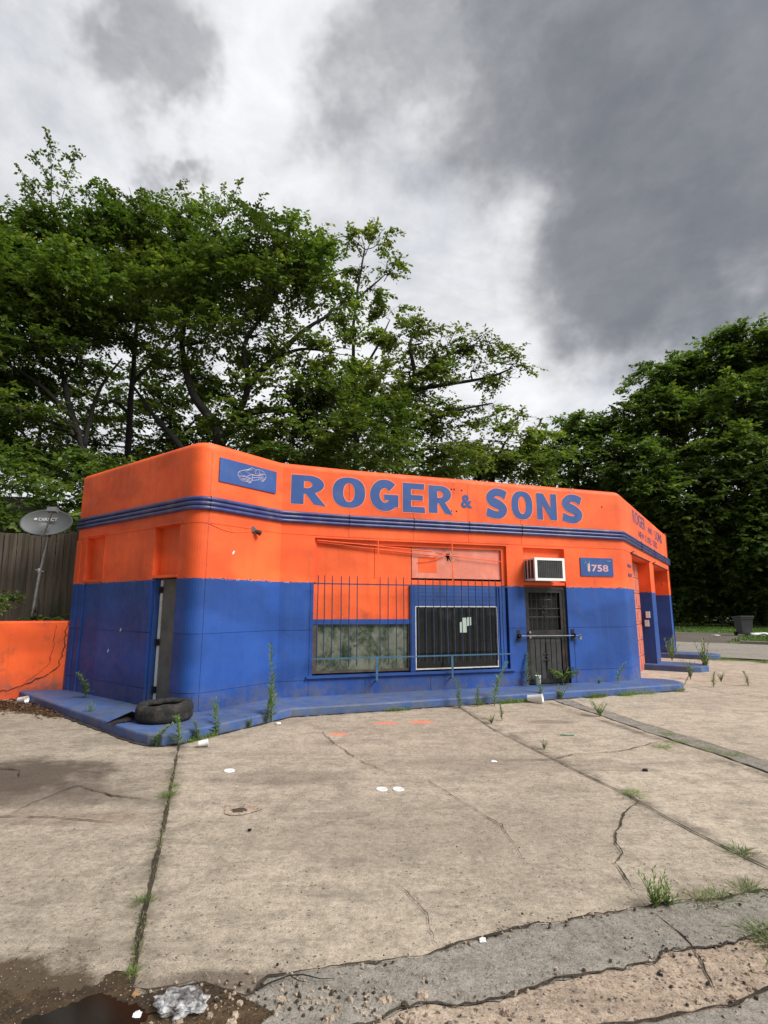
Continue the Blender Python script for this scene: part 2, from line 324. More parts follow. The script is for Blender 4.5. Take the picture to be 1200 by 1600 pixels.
M_MUD = ground_mat('wet_mud', (0.030, 0.022, 0.015), (0.075, 0.048, 0.022), (0.13, 0.085, 0.04), pits=0.3, agg=0.35, rough=0.7, bstr=1.0)
M_GRASSG = ground_mat('grassy_ground', (0.05, 0.075, 0.022), (0.075, 0.11, 0.03), (0.06, 0.055, 0.03), pits=0.2, agg=0.1, bstr=1.0)
M_KERB = ground_mat('kerb_concrete', (0.24, 0.21, 0.17), (0.28, 0.25, 0.2), (0.16, 0.14, 0.11))
mw, t = newmat('puddle_water'); finish(t, (0.014, 0.010, 0.006), 0.10, spec=0.3); M_WATER = mw
mw, t = newmat('clear_plastic_film'); co = t.n('ShaderNodeTexCoord').outputs['Object']
p = t.n('ShaderNodeBsdfPrincipled', {'Base Color': t.mix(t.ramp(t.noise(co, 30, 5), 0.4, 0.65), (0.10, 0.10, 0.10), (0.7, 0.7, 0.7)), 'Roughness': 0.2, 'Alpha': t.ramp(t.noise(co, 22, 4), 0.3, 0.7, 0.2, 0.8)})
t.n('ShaderNodeOutputMaterial', {'Surface': p}); M_FILM = mw
# ------------------------------------------------------------------ ground
def jag(pts, amp=0.02, step=0.06, seed=1, closed=False):
    """polyline broken into an irregular edge"""
    rng = random.Random(seed); out = []
    P = [Vector((p[0], p[1], 0)) for p in pts]
    if closed: P = P + [P[0]]
    for a, b in zip(P[:-1], P[1:]):
        n = max(1, int((b - a).length / step)); dn = Vector((-(b - a).y, (b - a).x, 0)).normalized() if (b - a).length > 0 else Vector((0, 0, 0))
        for i in range(n):
            t = i / n; q = a.lerp(b, t)
            o = (mnoise.noise(Vector((q.x * 3.1, q.y * 3.1, seed))) * 1.6 + mnoise.noise(Vector((q.x * 13, q.y * 13, seed + 9))) * 0.7 + rng.uniform(-0.3, 0.3)) * amp
            out.append(q + dn * o)
    if not closed: out.append(P[-1])
    return out
def sheet(name, pts, z, mat, label=None, kind='structure'):
    b = MB(); b.poly([(p[0], p[1], z) for p in pts]); o = b.obj(name, mat); o['kind'] = kind
    if label: o['label'] = label
    me = o.data
    if me.polygons and me.polygons[0].normal.z < 0: me.flip_normals()
    return o
def crack(mb, pts, width, z=0.011, amp=0.02, step=0.05, seed=1, taper=True):
    L = jag(pts, amp, step, seed); n = len(L); vs = []
    for i, p in enumerate(L):
        t = (L[min(i + 1, n - 1)] - L[max(i - 1, 0)]).normalized(); s = Vector((-t.y, t.x, 0))
        k = width * max(0.18, 0.42 + 0.7 * mnoise.noise(Vector((p.x * 5, p.y * 5, seed * 1.7))) + 0.5 * mnoise.noise(Vector((p.x * 21, p.y * 21, seed))) + 0.3 * random.random())
        if not taper and width < .021: k = max(k, width * .5)
        if taper: k *= min(1, 0.15 + 4 * min(i, n - 1 - i) / n)
        vs += [(p + s * k / 2 + Vector((0, 0, z))), (p - s * k / 2 + Vector((0, 0, z)))]
    mb.add(vs, [(2 * i, 2 * i + 1, 2 * i + 3, 2 * i + 2) for i in range(n - 1)])

b = MB(); b.add([(-400, -400, -0.05), (400, -400, -0.05), (400, 600, -0.05), (-400, 600, -0.05)], [(0, 1, 2, 3)])
gr = b.obj('ground', M_GRASSG); gr['kind'] = 'structure'

edgeTop = [(-1.11, 2.67), (-1.02, 2.64), (-0.85, 2.70), (-0.6, 2.62), (-0.52, 2.74), (-0.38, 2.76), (0.0, 2.84), (0.25, 2.92), (0.51, 3.03), (0.77, 3.14), (0.95, 3.17), (1.29, 3.26), (1.41, 3.3), (1.65, 3.34), (1.89, 3.39), (2.25, 3.49), (3.2, 3.85), (5.5, 4.7), (14, 8.2)]
mudTop = [(-6, 2.7), (-3.0, 2.6), (-2.0, 2.62), (-1.75, 2.68), (-1.6, 2.62), (-1.46, 2.66), (-1.36, 2.64), (-1.25, 2.70), (-1.19, 2.76), (-1.11, 2.69)]
edgeLow = [(-1.5, 2.05), (-0.6, 2.25), (0.0, 2.48), (0.11, 2.55), (0.38, 2.58), (0.55, 2.64), (0.77, 2.72), (0.96, 2.77), (1.27, 2.84), (1.34, 2.92), (1.49, 2.94), (1.66, 2.95), (1.82, 3.01), (1.97, 3.08), (3.0, 3.4), (6, 4.5), (14, 7.3)]
roadLn = [(-6, 0.9), (-1, 1.9), (0.6, 2.35), (1.1, 2.48), (1.26, 2.53), (1.44, 2.57), (1.65, 2.64), (3, 3.05), (6, 4.0), (14, 6.6)]
eT = jag(edgeTop, 0.022, 0.035, 3); mT = jag(mudTop, 0.06, 0.012, 4); eL = jag(edgeLow, 0.03, 0.035, 5); rL = jag(roadLn, 0.02, 0.05, 6)
# concrete forecourt: one sheet up to the street behind the building
sheet('concrete_forecourt', [(-6, 0.5), (14, 0.5), (14, 15.0), (11.3, 16.6), (9.5, 17.95), (5.0, 21.6), (-2, 20.5), (-14, 20), (-14, 3.0)], 0.0, M_CONC)
sheet('worn_concrete_strip', [(p.x, p.y) for p in eL] + [(p.x, p.y) for p in rL[::-1]], 0.004, M_CONC2)
sheet('asphalt_patch', [(p.x, p.y) for p in eT] + [(p.x, p.y) for p in eL[::-1]] + [(-1.3, 2.3)], 0.008, M_ASPH)
sheet('street', [(p.x, p.y) for p in rL] + [(14, -14), (-30, -14), (-30, 0.5)], 0.006, M_ROAD)
sheet('muddy_gutter', [(p.x, p.y) for p in mT] + [(-1.05, 2.62), (-0.80, 2.71), (-0.58, 2.60), (-0.45, 2.52), (-0.6, 2.30), (-1.4, 2.0), (-6, 1.6)], 0.012, M_MUD)
# little pile-up of mud under the concrete lip
STLO = [(3.0, 10.4)] + [(3.07, 9.59), (3.28, 8.79), (3.41, 7.95), (3.56, 7.2), (3.68, 6.69), (3.77, 6.39), (3.83, 5.93), (3.93, 5.37), (4.09, 4.64)]
STUP = [(3.25, 10.4)] + [(3.34, 9.62), (3.38, 9.27), (3.57, 8.79), (3.66, 8.18), (3.79, 7.65), (3.91, 7.09), (3.99, 6.75), (4.14, 6.17), (4.3, 5.52), (4.48, 4.78)]
sheet('asphalt_strip', [(p.x, p.y) for p in jag(STLO, 0.02, 0.08, 8)] + [(p.x, p.y) for p in jag(STUP[::-1], 0.02, 0.08, 9)], 0.005, M_ASPH)
# road beyond
nrm = Vector((0.63, 0.777, 0)); tng = Vector((0.777, -0.63, 0))
def nt(n_, t_): p = nrm * n_ + tng * t_; return (p.x, p.y)
sheet('side_road', [nt(21.15, -60), nt(21.15, 60), nt(29.2, 60), nt(29.2, -60)], -0.012, M_ROAD)
sheet('driveway', [nt(29.2, -40), nt(29.2, -3.2), nt(33, -3.3), nt(39.8, -4.2), nt(40.2, -14), nt(42, -40)], -0.008, M_APRON)
k = MB(); a0 = nt(29.3, -3.2); a1 = nt(29.3, 60)
ct = Vector((*nt(29.35, 28.4), 0.03)); k.box(ct, (63.2, 0.3, 0.16), rz=math.atan2(-0.63, 0.777))
kk = k.obj('kerb', M_KERB); kk['kind'] = 'structure'
# cracks and joints of the concrete
cm = MB()
crack(cm, [(-2.45, 6.82), (-2.43, 6.75), (-1.97, 5.34), (-1.68, 4.45), (-1.43, 3.67), (-1.3, 3.25), (-1.17, 2.87), (-1.10, 2.66)], 0.034, amp=0.006, seed=11, taper=False)
crack(cm, [(1.24, 9.35), (1.48, 7.69), (1.8, 6.42), (1.95, 5.83), (2.15, 5.11), (2.28, 4.34), (2.45, 3.76), (2.52, 3.6)], 0.020, amp=0.004, seed=12, taper=False)
crack(cm, [(2.19, 4.96), (2.04, 4.81), (1.86, 4.55), (1.73, 4.34), (1.63, 4.14), (1.6, 3.97), (1.51, 3.83), (1.5, 3.68), (1.46, 3.41), (1.45, 3.3)], 0.020, amp=0.014, step=.03, seed=13)
crack(cm, [(0.13, 5.66), (0.4, 5.52), (0.53, 5.28), (0.68, 4.93), (0.8, 4.62), (0.9, 4.45), (0.91, 4.17), (0.92, 3.97), (0.92, 3.79)], 0.011, amp=0.014, step=.03, seed=14)
crack(cm, [(1.32, 6.22), (1.81, 6.22), (2.16, 6.42), (2.64, 6.55), (3.03, 6.75), (3.4, 7.0)], 0.018, amp=0.02, seed=15)
crack(cm, [(-0.87, 7.69), (-0.63, 7.0), (-0.4, 6.47), (-0.17, 6.05), (0.13, 5.66)], 0.014, amp=0.02, seed=16)
crack(cm, [(0.04, 3.63), (0.15, 3.44), (0.24, 3.25), (0.24, 3.13), (0.27, 2.95)], 0.009, amp=0.012, step=.03, seed=17)
crack(cm, [(1.47, 3.28), (1.5, 3.07), (1.51, 2.95), (1.49, 2.83), (1.44, 2.66), (1.45, 2.56)], 0.010, amp=0.012, step=.03, seed=18)
crack(cm, [(-3.9, 5.0), (-3.2, 4.62), (-2.6, 4.60), (-2.2, 4.52), (-1.9, 4.45)], 0.019, amp=0.02, seed=19)
crack(cm, [(-2.98, 4.62), (-3.0, 4.9), (-2.85, 5.35), (-2.4, 5.1), (-1.95, 4.98)], 0.020, amp=0.02, seed=20)
crack(cm, [(-4.2, 5.95), (-3.7, 5.85), (-3.55, 5.6)], 0.022, amp=0.02, seed=21)
crack(cm, [(-0.4, 5.9), (0.2, 5.95), (0.8, 6.2), (1.32, 6.22)], 0.005, amp=0.03, seed=22)
for ln, wd, am, sd in ((edgeTop[:-2], 0.022, 0.022, 3), (edgeLow[1:-2], 0.018, 0.03, 5), (roadLn[2:-2], 0.026, 0.02, 6)):
    crack(cm, ln, wd, z=0.0145, amp=am, step=0.035 if sd != 6 else 0.05, seed=sd, taper=False)
crack(cm, STLO, 0.024, amp=0.02, step=.08, seed=8, taper=False)
crack(cm, STUP[::-1], 0.018, amp=0.02, step=.08, seed=9, taper=False)
crack(cm, [(5.9, 11.2), (6.3, 11.75), (8.26, 14.9), (9.4, 17.8)], 0.022, amp=0.01, seed=24)
crack(cm, [(6.3, 11.75), (6.38, 11.2), (6.75, 10.5), (7.2, 9.7), (9, 8.2)], 0.035, amp=0.03, seed=25)
crack(cm, [(7.7, 13.4), (8.9, 12.9), (10.5, 12.0)], 0.02, amp=0.03, seed=26)
crack(cm, [(-6.8, 10.2), (-4.9, 8.58), (-3.25, 7.12), (-2.85, 6.82), (-2.62, 6.79), (-2.46, 6.90), (-2.3, 7.16), (-1.40, 8.49), (-0.2, 8.90), (1.5, 9.52), (4.2, 10.44), (5.85, 11.05), (6.08, 11.3)], 0.07, amp=0.008, seed=27, taper=False)
o = cm.obj('pavement_cracks', M_CRACK); o['kind'] = 'structure'
# broken round hole in the slab
hb = MB(); ring = []; inner = []
for i in range(28):
    a = i / 28 * 2 * math.pi; r1 = 0.15 * (1 + 0.12 * math.sin(3 * a + 1)) * random.uniform(.92, 1.06); r2 = 0.055 * random.uniform(.75, 1.25)
    ring.append((-1.17 + r1 * math.cos(a), 4.78 + r1 * 0.85 * math.sin(a), 0.006)); inner.append((-1.185 + r2 * math.cos(a) * 1.2, 4.755 + r2 * math.sin(a), 0.006))
hb.add(ring + inner, [(i, (i + 1) % 28, 28 + (i + 1) % 28, 28 + i) for i in range(28)])
o = hb.obj('patched_ring', M_CONC2); o['kind'] = 'structure'
hb = MB(); hb.poly(inner); o = hb.obj('broken_hole', M_CRACK); o['kind'] = 'structure'
# loose chips along the broken edges, stones and grit: nobody could count them
grit = MB(); rng = random.Random(5)
def stone(mb, x, y, z, s, rng):
    q = []
    for zz in (-0.3, 0.5):
        for a in range(5): an = a * 1.257 + rng.uniform(-.4, .4); rr = s * rng.uniform(.6, 1.1) * (1 if zz < 0 else .7); q.append((x + rr * math.cos(an), y + rr * math.sin(an), z + s * zz * rng.uniform(.7, 1)))
    mb.add(q, [(0, 1, 6, 5), (1, 2, 7, 6), (2, 3, 8, 7), (3, 4, 9, 8), (4, 0, 5, 9), (5, 6, 7, 8, 9)], rng.choice((0, 0, 1)))
for L, n, sp in ((eT, 420, 0.035), (eL, 320, 0.04), (rL, 160, 0.05), (mT, 120, 0.06)):
    for i in range(n):
        p = L[int(len(L) * (rng.random() ** 1.0) * 0.72)]; stone(grit, p.x + rng.gauss(0, sp), p.y + rng.gauss(0, sp), 0.016, rng.uniform(0.003, 0.011), rng)
for i in range(500): stone(grit, rng.uniform(-4, 5), rng.uniform(2.7, 9), 0.003, rng.uniform(0.002, 0.006), rng)
for i in range(500): p = (rng.uniform(-2.2, -.6), rng.uniform(2.4, 2.95)); stone(grit, p[0], p[1], 0.012, rng.uniform(0.0015, 0.0045), random.Random(i * 2 + 1))
for i in range(150): stone(grit, rng.uniform(1.2, 2.4), rng.uniform(2.5, 3.1), 0.01, rng.uniform(0.004, 0.014), rng)
for i in range(170): stone(grit, rng.gauss(-.35, .28), 2.55 + rng.gauss(0, .07) + .03, 0.012, rng.uniform(0.004, 0.013), rng)
for i in range(26): stone(grit, rng.gauss(-.25, .3), 2.50 + rng.gauss(0, .07), 0.012, rng.uniform(0.018, 0.034), rng)
o = grit.obj('loose_grit', [M_CONC2, M_CRACK]); tag(o, 'small stones and crumbs of concrete along the broken pavement edges', None, kind='stuff')
pd = MB(); pd.poly([(p.x, p.y, 0.0155) for p in jag([(-1.25, 2.62), (-1.05, 2.57), (-0.92, 2.52), (-0.98, 2.40), (-1.4, 2.35), (-1.45, 2.48)], 0.035, 0.012, 31, True)])
o = pd.obj('puddle', M_WATER); o['kind'] = 'structure'

# ------------------------------------------------------------------ building plan
PA = Vector((-5.93, 10.37)); PK = Vector((-2.813, 8.045)); PB = Vector((-1.815, 9.42)); PC = Vector((5.175, 11.61)); dR = Vector((0.5555, 0.8315)); PE = PC + dR * 8.3
U_K = (PK - PA).length; U_B = U_K + (PB - PK).length; U_C = U_B + (PC - PB).length; U_E = U_C + 8.3
path = []                                         # (u, x, y)
def seg_dir(a, b): return (b - a).normalized()
path.append((0.0, PA.x, PA.y))
def corner(P, d1, d2, r, uc, n=8):
    # r = tangent length
    for i in range(n + 1):
        t = i / n; a = P - d1 * r; c = P + d2 * r; q = a * (1 - t) ** 2 + P * 2 * t * (1 - t) + c * t * t
        # blend toward a true arc
        path.append((uc - r + 2 * r * t, q.x, q.y))
corner(PK, seg_dir(PA, PK), seg_dir(PK, PB), 0.34, U_K, 12)
path.append((U_B, PB.x, PB.y))
corner(PC, seg_dir(PB, PC), dR, 0.10, U_C, 5)
path.append((U_E, PE.x, PE.y))
us = np.array([p[0] for p in path]); xs = np.array([p[1] for p in path]); ys = np.array([p[2] for p in path])
def segn(i):
    dx, dy = xs[i + 1] - xs[i], ys[i + 1] - ys[i]; l = math.hypot(dx, dy); return np.array((dy / l, -dx / l))
norms = []
for i in range(len(path)):
    if i == 0: n_ = segn(0)
    elif i == len(path) - 1: n_ = segn(i - 1)
    else:
        a, b_ = segn(i - 1), segn(i); n_ = (a + b_); n_ = n_ / (1 + a.dot(b_))
    norms.append(n_)
norms = np.array(norms)
def warpk(u): return float(np.interp(u, [0, U_K, U_B, U_B + 1.2, U_C, U_E], [1.002, 1.004, 1.004, 0.996, 0.985, 0.975]))
def F(u, z, d=0.0, real=False):
    """point on the facade: u along the walls, z height, d inward"""
    i = int(np.clip(np.searchsorted(us, u, 'right') - 1, 0, len(us) - 2)); t = (u - us[i]) / (us[i + 1] - us[i])
    x = xs[i] + (xs[i + 1] - xs[i]) * t; y = ys[i] + (ys[i + 1] - ys[i]) * t
    at_vertex = abs(t) < 1e-6 or abs(t - 1) < 1e-6
    if abs(t) < 1e-6: n_ = norms[i]
    elif abs(t - 1) < 1e-6: n_ = norms[i + 1]
    elif us[i + 1] - us[i] < 0.15: n_ = norms[i] * (1 - t) + norms[i + 1] * t
    else: n_ = segn(i)
    zz = z if real else z * warpk(u)
    return Vector((x - n_[0] * d, y - n_[1] * d, zz))
def fbox(mb, u0, u1, z0, z1, d0, d1, real=False, mi=0):
    """box on the facade between depths d0 (front) and d1"""
    P = [F(u0, z0, d0, real), F(u1, z0, d0, real), F(u1, z0, d1, real), F(u0, z0, d1, real), F(u0, z1, d0, real), F(u1, z1, d0, real), F(u1, z1, d1, real), F(u0, z1, d1, real)]
    return mb.box8(P, mi)
M0 = U_B; F0 = U_K; R0 = U_C
ZT = 4.2
# ---- depth of every cell of the wall surface
holes = [(2.75, 3.42, 0.13, 2.11, 0.30), (M0 + 0.60, M0 + 4.47, 0.45, 2.865, 0.14), (M0 + 4.85, M0 + 5.83, 0.13, 2.855, 0.14), (R0 + 1.0, R0 + 3.7, -0.05, 2.87, 0.32), (R0 + 4.45, R0 + 7.66, -0.05, 2.87, 0.5)]
recs = [(0.40, 1.08, 2.12, 2.90, 0.10), (0.40, 1.08, 0.13, 2.09, 0.025), (2.75, 3.42, 2.13, 2.90, 0.10), (2.41, 2.75, 0.13, 2.90, -0.02), (0.0, 0.18, 0.13, 2.90, -0.02)]
zg = [(0.39, 0, U_E), (1.235, 0, U_E), (2.90, 0, U_E)]
ug = [(F0 + 0.18, 0, 4), (M0 + 0.54, 0.13, 2.06), (M0 + 1.225, 2.9, 4.05), (M0 + 2.49, 2.9, 4.05), (M0 + 3.65, 2.9, 4.05), (M0 + 4.83, 2.9, 4.05), (M0 + 1.55, 0.13, 0.39), (M0 + 2.8, 0.13, 0.39), (M0 + 5.95, 0.13, 1.235), (F0 + 0.05, 0.13, 0.39)]
GW = 0.005; GD = 0.007
ub = set([round(x, 4) for x in us]); zb = {0.0, 0.13, ZT}
for a, b_, c_, d_, e in holes + recs: ub |= {round(a, 4), round(b_, 4)}; zb |= {c_, d_}
for z, _, _ in zg: zb |= {round(z - GW, 4), round(z + GW, 4)}
for u, a, b_ in ug: ub |= {round(u - GW, 4), round(u + GW, 4)}; zb |= {a, min(b_, 4.05)}
zb -= {0, 4}; zb |= {-0.05, 4.05}
RT = 0.11
for i in range(1, 7): zb.add(round(ZT - RT + RT * math.sin(i / 6 * math.pi / 2), 4))
zb.add(ZT - RT)
for u in np.arange(0, U_E, 0.3): ub.add(round(float(u), 4))
ub = sorted(x for x in ub if 0 <= x <= U_E + 1e-6); ub = [u for i, u in enumerate(ub) if i == 0 or u - ub[i - 1] > 1e-3]
zb = sorted(zb); zb = [z for i, z in enumerate(zb) if i == 0 or z - zb[i - 1] > 1e-3]
def toff(z):
    h = z - (ZT - RT); return 0.0 if h <= 0 else RT - math.sqrt(max(0.0, RT * RT - h * h))
def bump_off(u, z): return 0.004 * mnoise.noise(Vector((u * 1.3, z * 1.3, 0)))
def cell(u, z):
    for a, b_, c_, d_, e in holes:
        if a < u < b_ and c_ < z < d_: return ('h', e)
    dep = 0.0
    for a, b_, c_, d_, e in recs:
        if a < u < b_ and c_ < z < d_: dep = e
    for zz, a, b_ in zg:
        if abs(z - zz) < GW * 1.01: dep = max(dep, GD) if dep < 0.02 else dep
    for uu, a, b_ in ug:
        if abs(u - uu) < GW * 1.01 and a < z < b_: dep = GD
    return ('s', dep)
wm = MB(); wm.uv = []
def wv(u, z, d):
    wm.v.append(tuple(F(u, z, d + toff(z) + bump_off(u, z)))); wm.uv.append((u, z)); return len(wm.v) - 1
cells = [[cell((ub[i] + ub[i + 1]) / 2, (zb[j] + zb[j + 1]) / 2) for j in range(len(zb) - 1)] for i in range(len(ub) - 1)]
for i in range(len(ub) - 1):
    for j in range(len(zb) - 1):
        k_, dp = cells[i][j]; u0, u1, z0, z1 = ub[i], ub[i + 1], zb[j], zb[j + 1]
        if k_ == 's': wm.f.append((wv(u0, z0, dp), wv(u1, z0, dp), wv(u1, z1, dp), wv(u0, z1, dp)))
        if i + 1 < len(ub) - 1 and cells[i + 1][j][1] != dp:
            q = cells[i + 1][j][1]; wm.f.append((wv(u1, z0, dp), wv(u1, z0, q), wv(u1, z1, q), wv(u1, z1, dp)))
        if j + 1 < len(zb) - 1 and cells[i][j + 1][1] != dp:
            q = cells[i][j + 1][1]; wm.f.append((wv(u0, z1, dp), wv(u1, z1, dp), wv(u1, z1, q), wv(u0, z1, q)))
# parapet top, its inner face
for i in range(len(ub) - 1):
    u0, u1 = ub[i], ub[i + 1]
    def rv(u, z, d): wm.v.append(tuple(F(u, z, d))); wm.uv.append((u, z)); return len(wm.v) - 1
    wm.f.append((rv(u0, ZT, RT), rv(u1, ZT, RT), rv(u1, ZT, 0.26), rv(u0, ZT, 0.26)))
    wm.f.append((rv(u0, ZT, 0.26), rv(u1, ZT, 0.26), rv(u1, 3.8, 0.26), rv(u0, 3.8, 0.26)))
# back walls close the building
inL = Vector((0.598, 0.8015)); inR = Vector((-0.8315, 0.5555)); A2 = PA + inL * 6.0; E2 = PE + inR * 6.5
for p, q in ((PE, E2), (E2, A2), (A2, PA)):
    s = len(wm.v)
    for (a, z) in ((p, -0.05), (q, -0.05), (q, ZT * 0.985), (p, ZT * 0.985)): wm.v.append((a.x, a.y, z)); wm.uv.append((0, z))
    wm.f.append((s, s + 1, s + 2, s + 3))
shop = thing('shop_building', 'single storey orange and blue corner shop with chamfered front and rounded parapet', 'building', (1.7, 13.0, 0.0))
wall = wm.obj('wall', M_WALL, shop)
M_ROOF = simple('flat_roof_felt', (0.06, 0.06, 0.06), 0.9)
rf = MB(); rf.poly([tuple(F(u, 3.8, 0.25)) for u in [0.25, U_K, U_B, U_C, U_E - .25]] + [(E2.x, E2.y, 3.75), (A2.x, A2.y, 3.75)]); rf.obj('roof', M_ROOF, shop)

# moulding: three half-round ribs swept round the building
mo = MB(); uu = [u for u in ub if True]; prof = []
zb0, zb1 = 3.10, 3.315; hh = (zb1 - zb0) / 3
for r_ in range(3):
    for k_ in range(9):
        a = -math.pi / 2 + math.pi * k_ / 8; prof.append((zb0 + hh * (r_ + 0.5) + hh * 0.5 * math.sin(a), -0.018 - 0.042 * math.cos(a)))
prof = [(zb0, 0.01)] + prof + [(zb1, 0.01)]
seg = sorted(set([u for u in us] + [x for x in np.arange(0, U_E, 0.5)]))
jnt = [F0 + 0.18, M0 + 1.225, M0 + 2.49, M0 + 3.65, M0 + 4.83, R0 + 2.3, R0 + 4.6, R0 + 6.9]
vs = []; fs = []
for u in seg:
    for z, d_ in prof: vs.append(F(u, z + 0.003 * mnoise.noise(Vector((u * 0.9, 0, 3))), d_))
n_ = len(prof)
for i in range(len(seg) - 1):
    for k_ in range(n_ - 1): fs.append((i * n_ + k_, (i + 1) * n_ + k_, (i + 1) * n_ + k_ + 1, i * n_ + k_ + 1))
fs.append(tuple(range(n_))); fs.append(tuple((len(seg) - 1) * n_ + k_ for k_ in range(n_))[::-1])
mo.add(vs, fs); mo.obj('moulding', M_NAVY, shop, smooth=True)
for u in jnt: jm = MB(); fbox(jm, u - .004, u + .004, zb0 - .002, zb1 + .002, -0.0625, 0.0); jm.obj('moulding_joint', M_BLACK, shop)

# plinth: the blue raised walkway
def slab(name, pts, h, mat, bev=0.025):
    m_ = MB(); n = len(pts); c = Vector((sum(p[0] for p in pts) / n, sum(p[1] for p in pts) / n))
    def insp(k):
        out = []
        for i in range(n):
            p = Vector(pts[i]); a = Vector(pts[i - 1]); b_ = Vector(pts[(i + 1) % n]); e1 = (p - a).normalized(); e2 = (b_ - p).normalized()
            n1 = Vector((-e1.y, e1.x)); n2 = Vector((-e2.y, e2.x)); mm = (n1 + n2); mm = mm / max(0.4, (1 + n1.dot(n2))); out.append(p + mm * k)
        return out
    L0 = [(p[0], p[1], -0.05) for p in pts]; L1 = [(p[0], p[1], h - bev) for p in pts]; L2 = [(p.x, p.y, h - bev * .3) for p in insp(bev * .3)]; L3 = [(p.x, p.y, h) for p in insp(bev)]
    m_.add(L0 + L1 + L2 + L3, [(r * n + i, r * n + (i + 1) % n, (r + 1) * n + (i + 1) % n, (r + 1) * n + i) for r in range(3) for i in range(n)])
    m_.poly(L3); m_.uv = [(x, 0.5) for x, y, z in m_.v]; return m_.obj(name, mat, shop)
cn = [(-3.05, 6.98), (-2.85, 6.86), (-2.66, 6.82), (-2.50, 6.92), (-2.40, 7.10)]
slab('plinth', [(-6.72, 10.26)] + [(-3.25, 7.16)] + cn + [(-1.40, 8.52), (-0.2, 8.93), (1.5, 9.55), (4.2, 10.47), (5.85, 11.08), (6.05, 11.3), (6.07, 11.62), (5.95, 11.85), (5.1, 12.2), (1.6, 10.9), (-1.85, 9.75), (-2.8, 8.5), (-5.7, 10.7), (-6.6, 11.2)], 0.13, M_PAD)
# plinths between the garage doors
def rp(s, o_): q = PC + dR * s + Vector((0.8315, -0.5555)) * o_; return (q.x, q.y)
slab('plinth', [rp(3.45, -0.3), rp(3.45, 0.75), rp(3.6, 1.0), rp(3.95, 1.15), rp(4.35, 1.02), rp(4.55, 0.75), rp(4.55, -0.3)], 0.15, M_PAD)
slab('plinth', [rp(7.4, -0.4), rp(7.4, 0.9), rp(7.7, 1.2), rp(8.1, 1.25), rp(8.45, 0.9), rp(8.45, -0.4)], 0.15, M_PAD)

# ---- dim interior shell behind the openings
bk = MB(); fbox(bk, M0 + 0.5, M0 + 4.55, 0.2, 2.95, 1.6, 1.65); fbox(bk, M0 + .45, M0 + .5, .2, 2.95, .15, 1.65); fbox(bk, M0 + 4.55, M0 + 4.6, .2, 2.95, .15, 1.65); fbox(bk, M0 + .45, M0 + 4.6, .15, .2, .15, 1.65); fbox(bk, M0 + .45, M0 + 4.6, 2.95, 3.0, .15, 1.65)
bk.obj('interior_wall', M_GREY, shop)

# ---- left side: blocked opening frame and the narrow grey door
for q_ in ((0.36, 0.40, 2.12, 2.93, -0.018, 0.0), (1.08, 1.11, 2.12, 2.93, -0.012, 0.0), (0.36, 1.11, 2.93, 2.96, -0.03, 0.0), (2.72, 3.46, 2.915, 2.945, -0.03, 0.0)):
    b = MB(); fbox(b, *q_); b.obj('opening_trim', M_ORD, shop)
b = MB(); fbox(b, 2.70, 3.43, 2.085, 2.13, -0.012, 0.12); b.obj('transom_sill', M_ORD, shop)
b = MB(); fbox(b, 2.751, 2.80, 0.13, 2.10, 0.02, 0.16); b.obj('door_jamb', M_BLD, shop)
leaf = MB(); P = [F(2.83, 0.16, 0.12), F(3.44, 0.16, 0.26), F(3.44, 0.16, 0.30), F(2.83, 0.16, 0.165)]; P += [Vector((p.x, p.y, 2.08)) for p in P]; leaf.box8(P)
dl = leaf.obj('door', M_GREY, shop); tag(dl, 'grey door leaf standing slightly ajar')
b = MB(); P = [F(2.815, 0.16, 0.105), F(2.86, 0.16, 0.115), F(2.86, 0.16, 0.17), F(2.815, 0.16, 0.17)]; P += [Vector((p.x, p.y, 2.06)) for p in P]; b.box8(P); b.obj('door_edge', M_WHITE, dl)
for zc in (0.36, 1.08, 1.9):
    b = MB(); fbox(b, 2.795, 2.87, zc - 0.05, zc + 0.05, 0.085, 0.12); b.tube([F(2.81, zc - .055, 0.085), F(2.81, zc + .055, 0.085)], 0.010, 8); b.obj('hinge', M_DARK, dl)
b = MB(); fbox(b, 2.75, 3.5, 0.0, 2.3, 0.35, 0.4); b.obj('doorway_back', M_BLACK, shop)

# ---- lamp socket on the chamfer
lp = thing('wall_lamp', 'broken bare floodlight socket below the moulding on the orange chamfer wall', 'lamp', F(F0 + 1.08, 2.89, -0.02))
M3 = Matrix.Rotation(R(-35), 3, 'X')
b = MB(); b.lathe(F(F0 + 1.06, 2.90, 0.0), [(0.0, 0.03), (0.05, 0.028), (0.055, 0.0)], 14, Matrix.Rotation(R(90), 3, 'X') @ Matrix.Identity(3)); b.obj('base', M_METAL, lp)
p0 = F(F0 + 1.07, 2.89, -0.01); p1 = F(F0 + 1.15, 2.83, -0.10)
b = MB(); b.tube([p0, p0.lerp(p1, .35), p0.lerp(p1, .4), p1], [0.022, 0.022, 0.036, 0.040], 12); b.obj('socket', M_DARK, lp)
b = MB(); pts = [F(F0 + 0.15 + i * 0.09, 2.91 - 0.10 * math.sin(i / 10 * math.pi * .9), -0.006) for i in range(11)]; b.tube(pts, 0.004, 5); b.obj('wire', M_OR, lp)

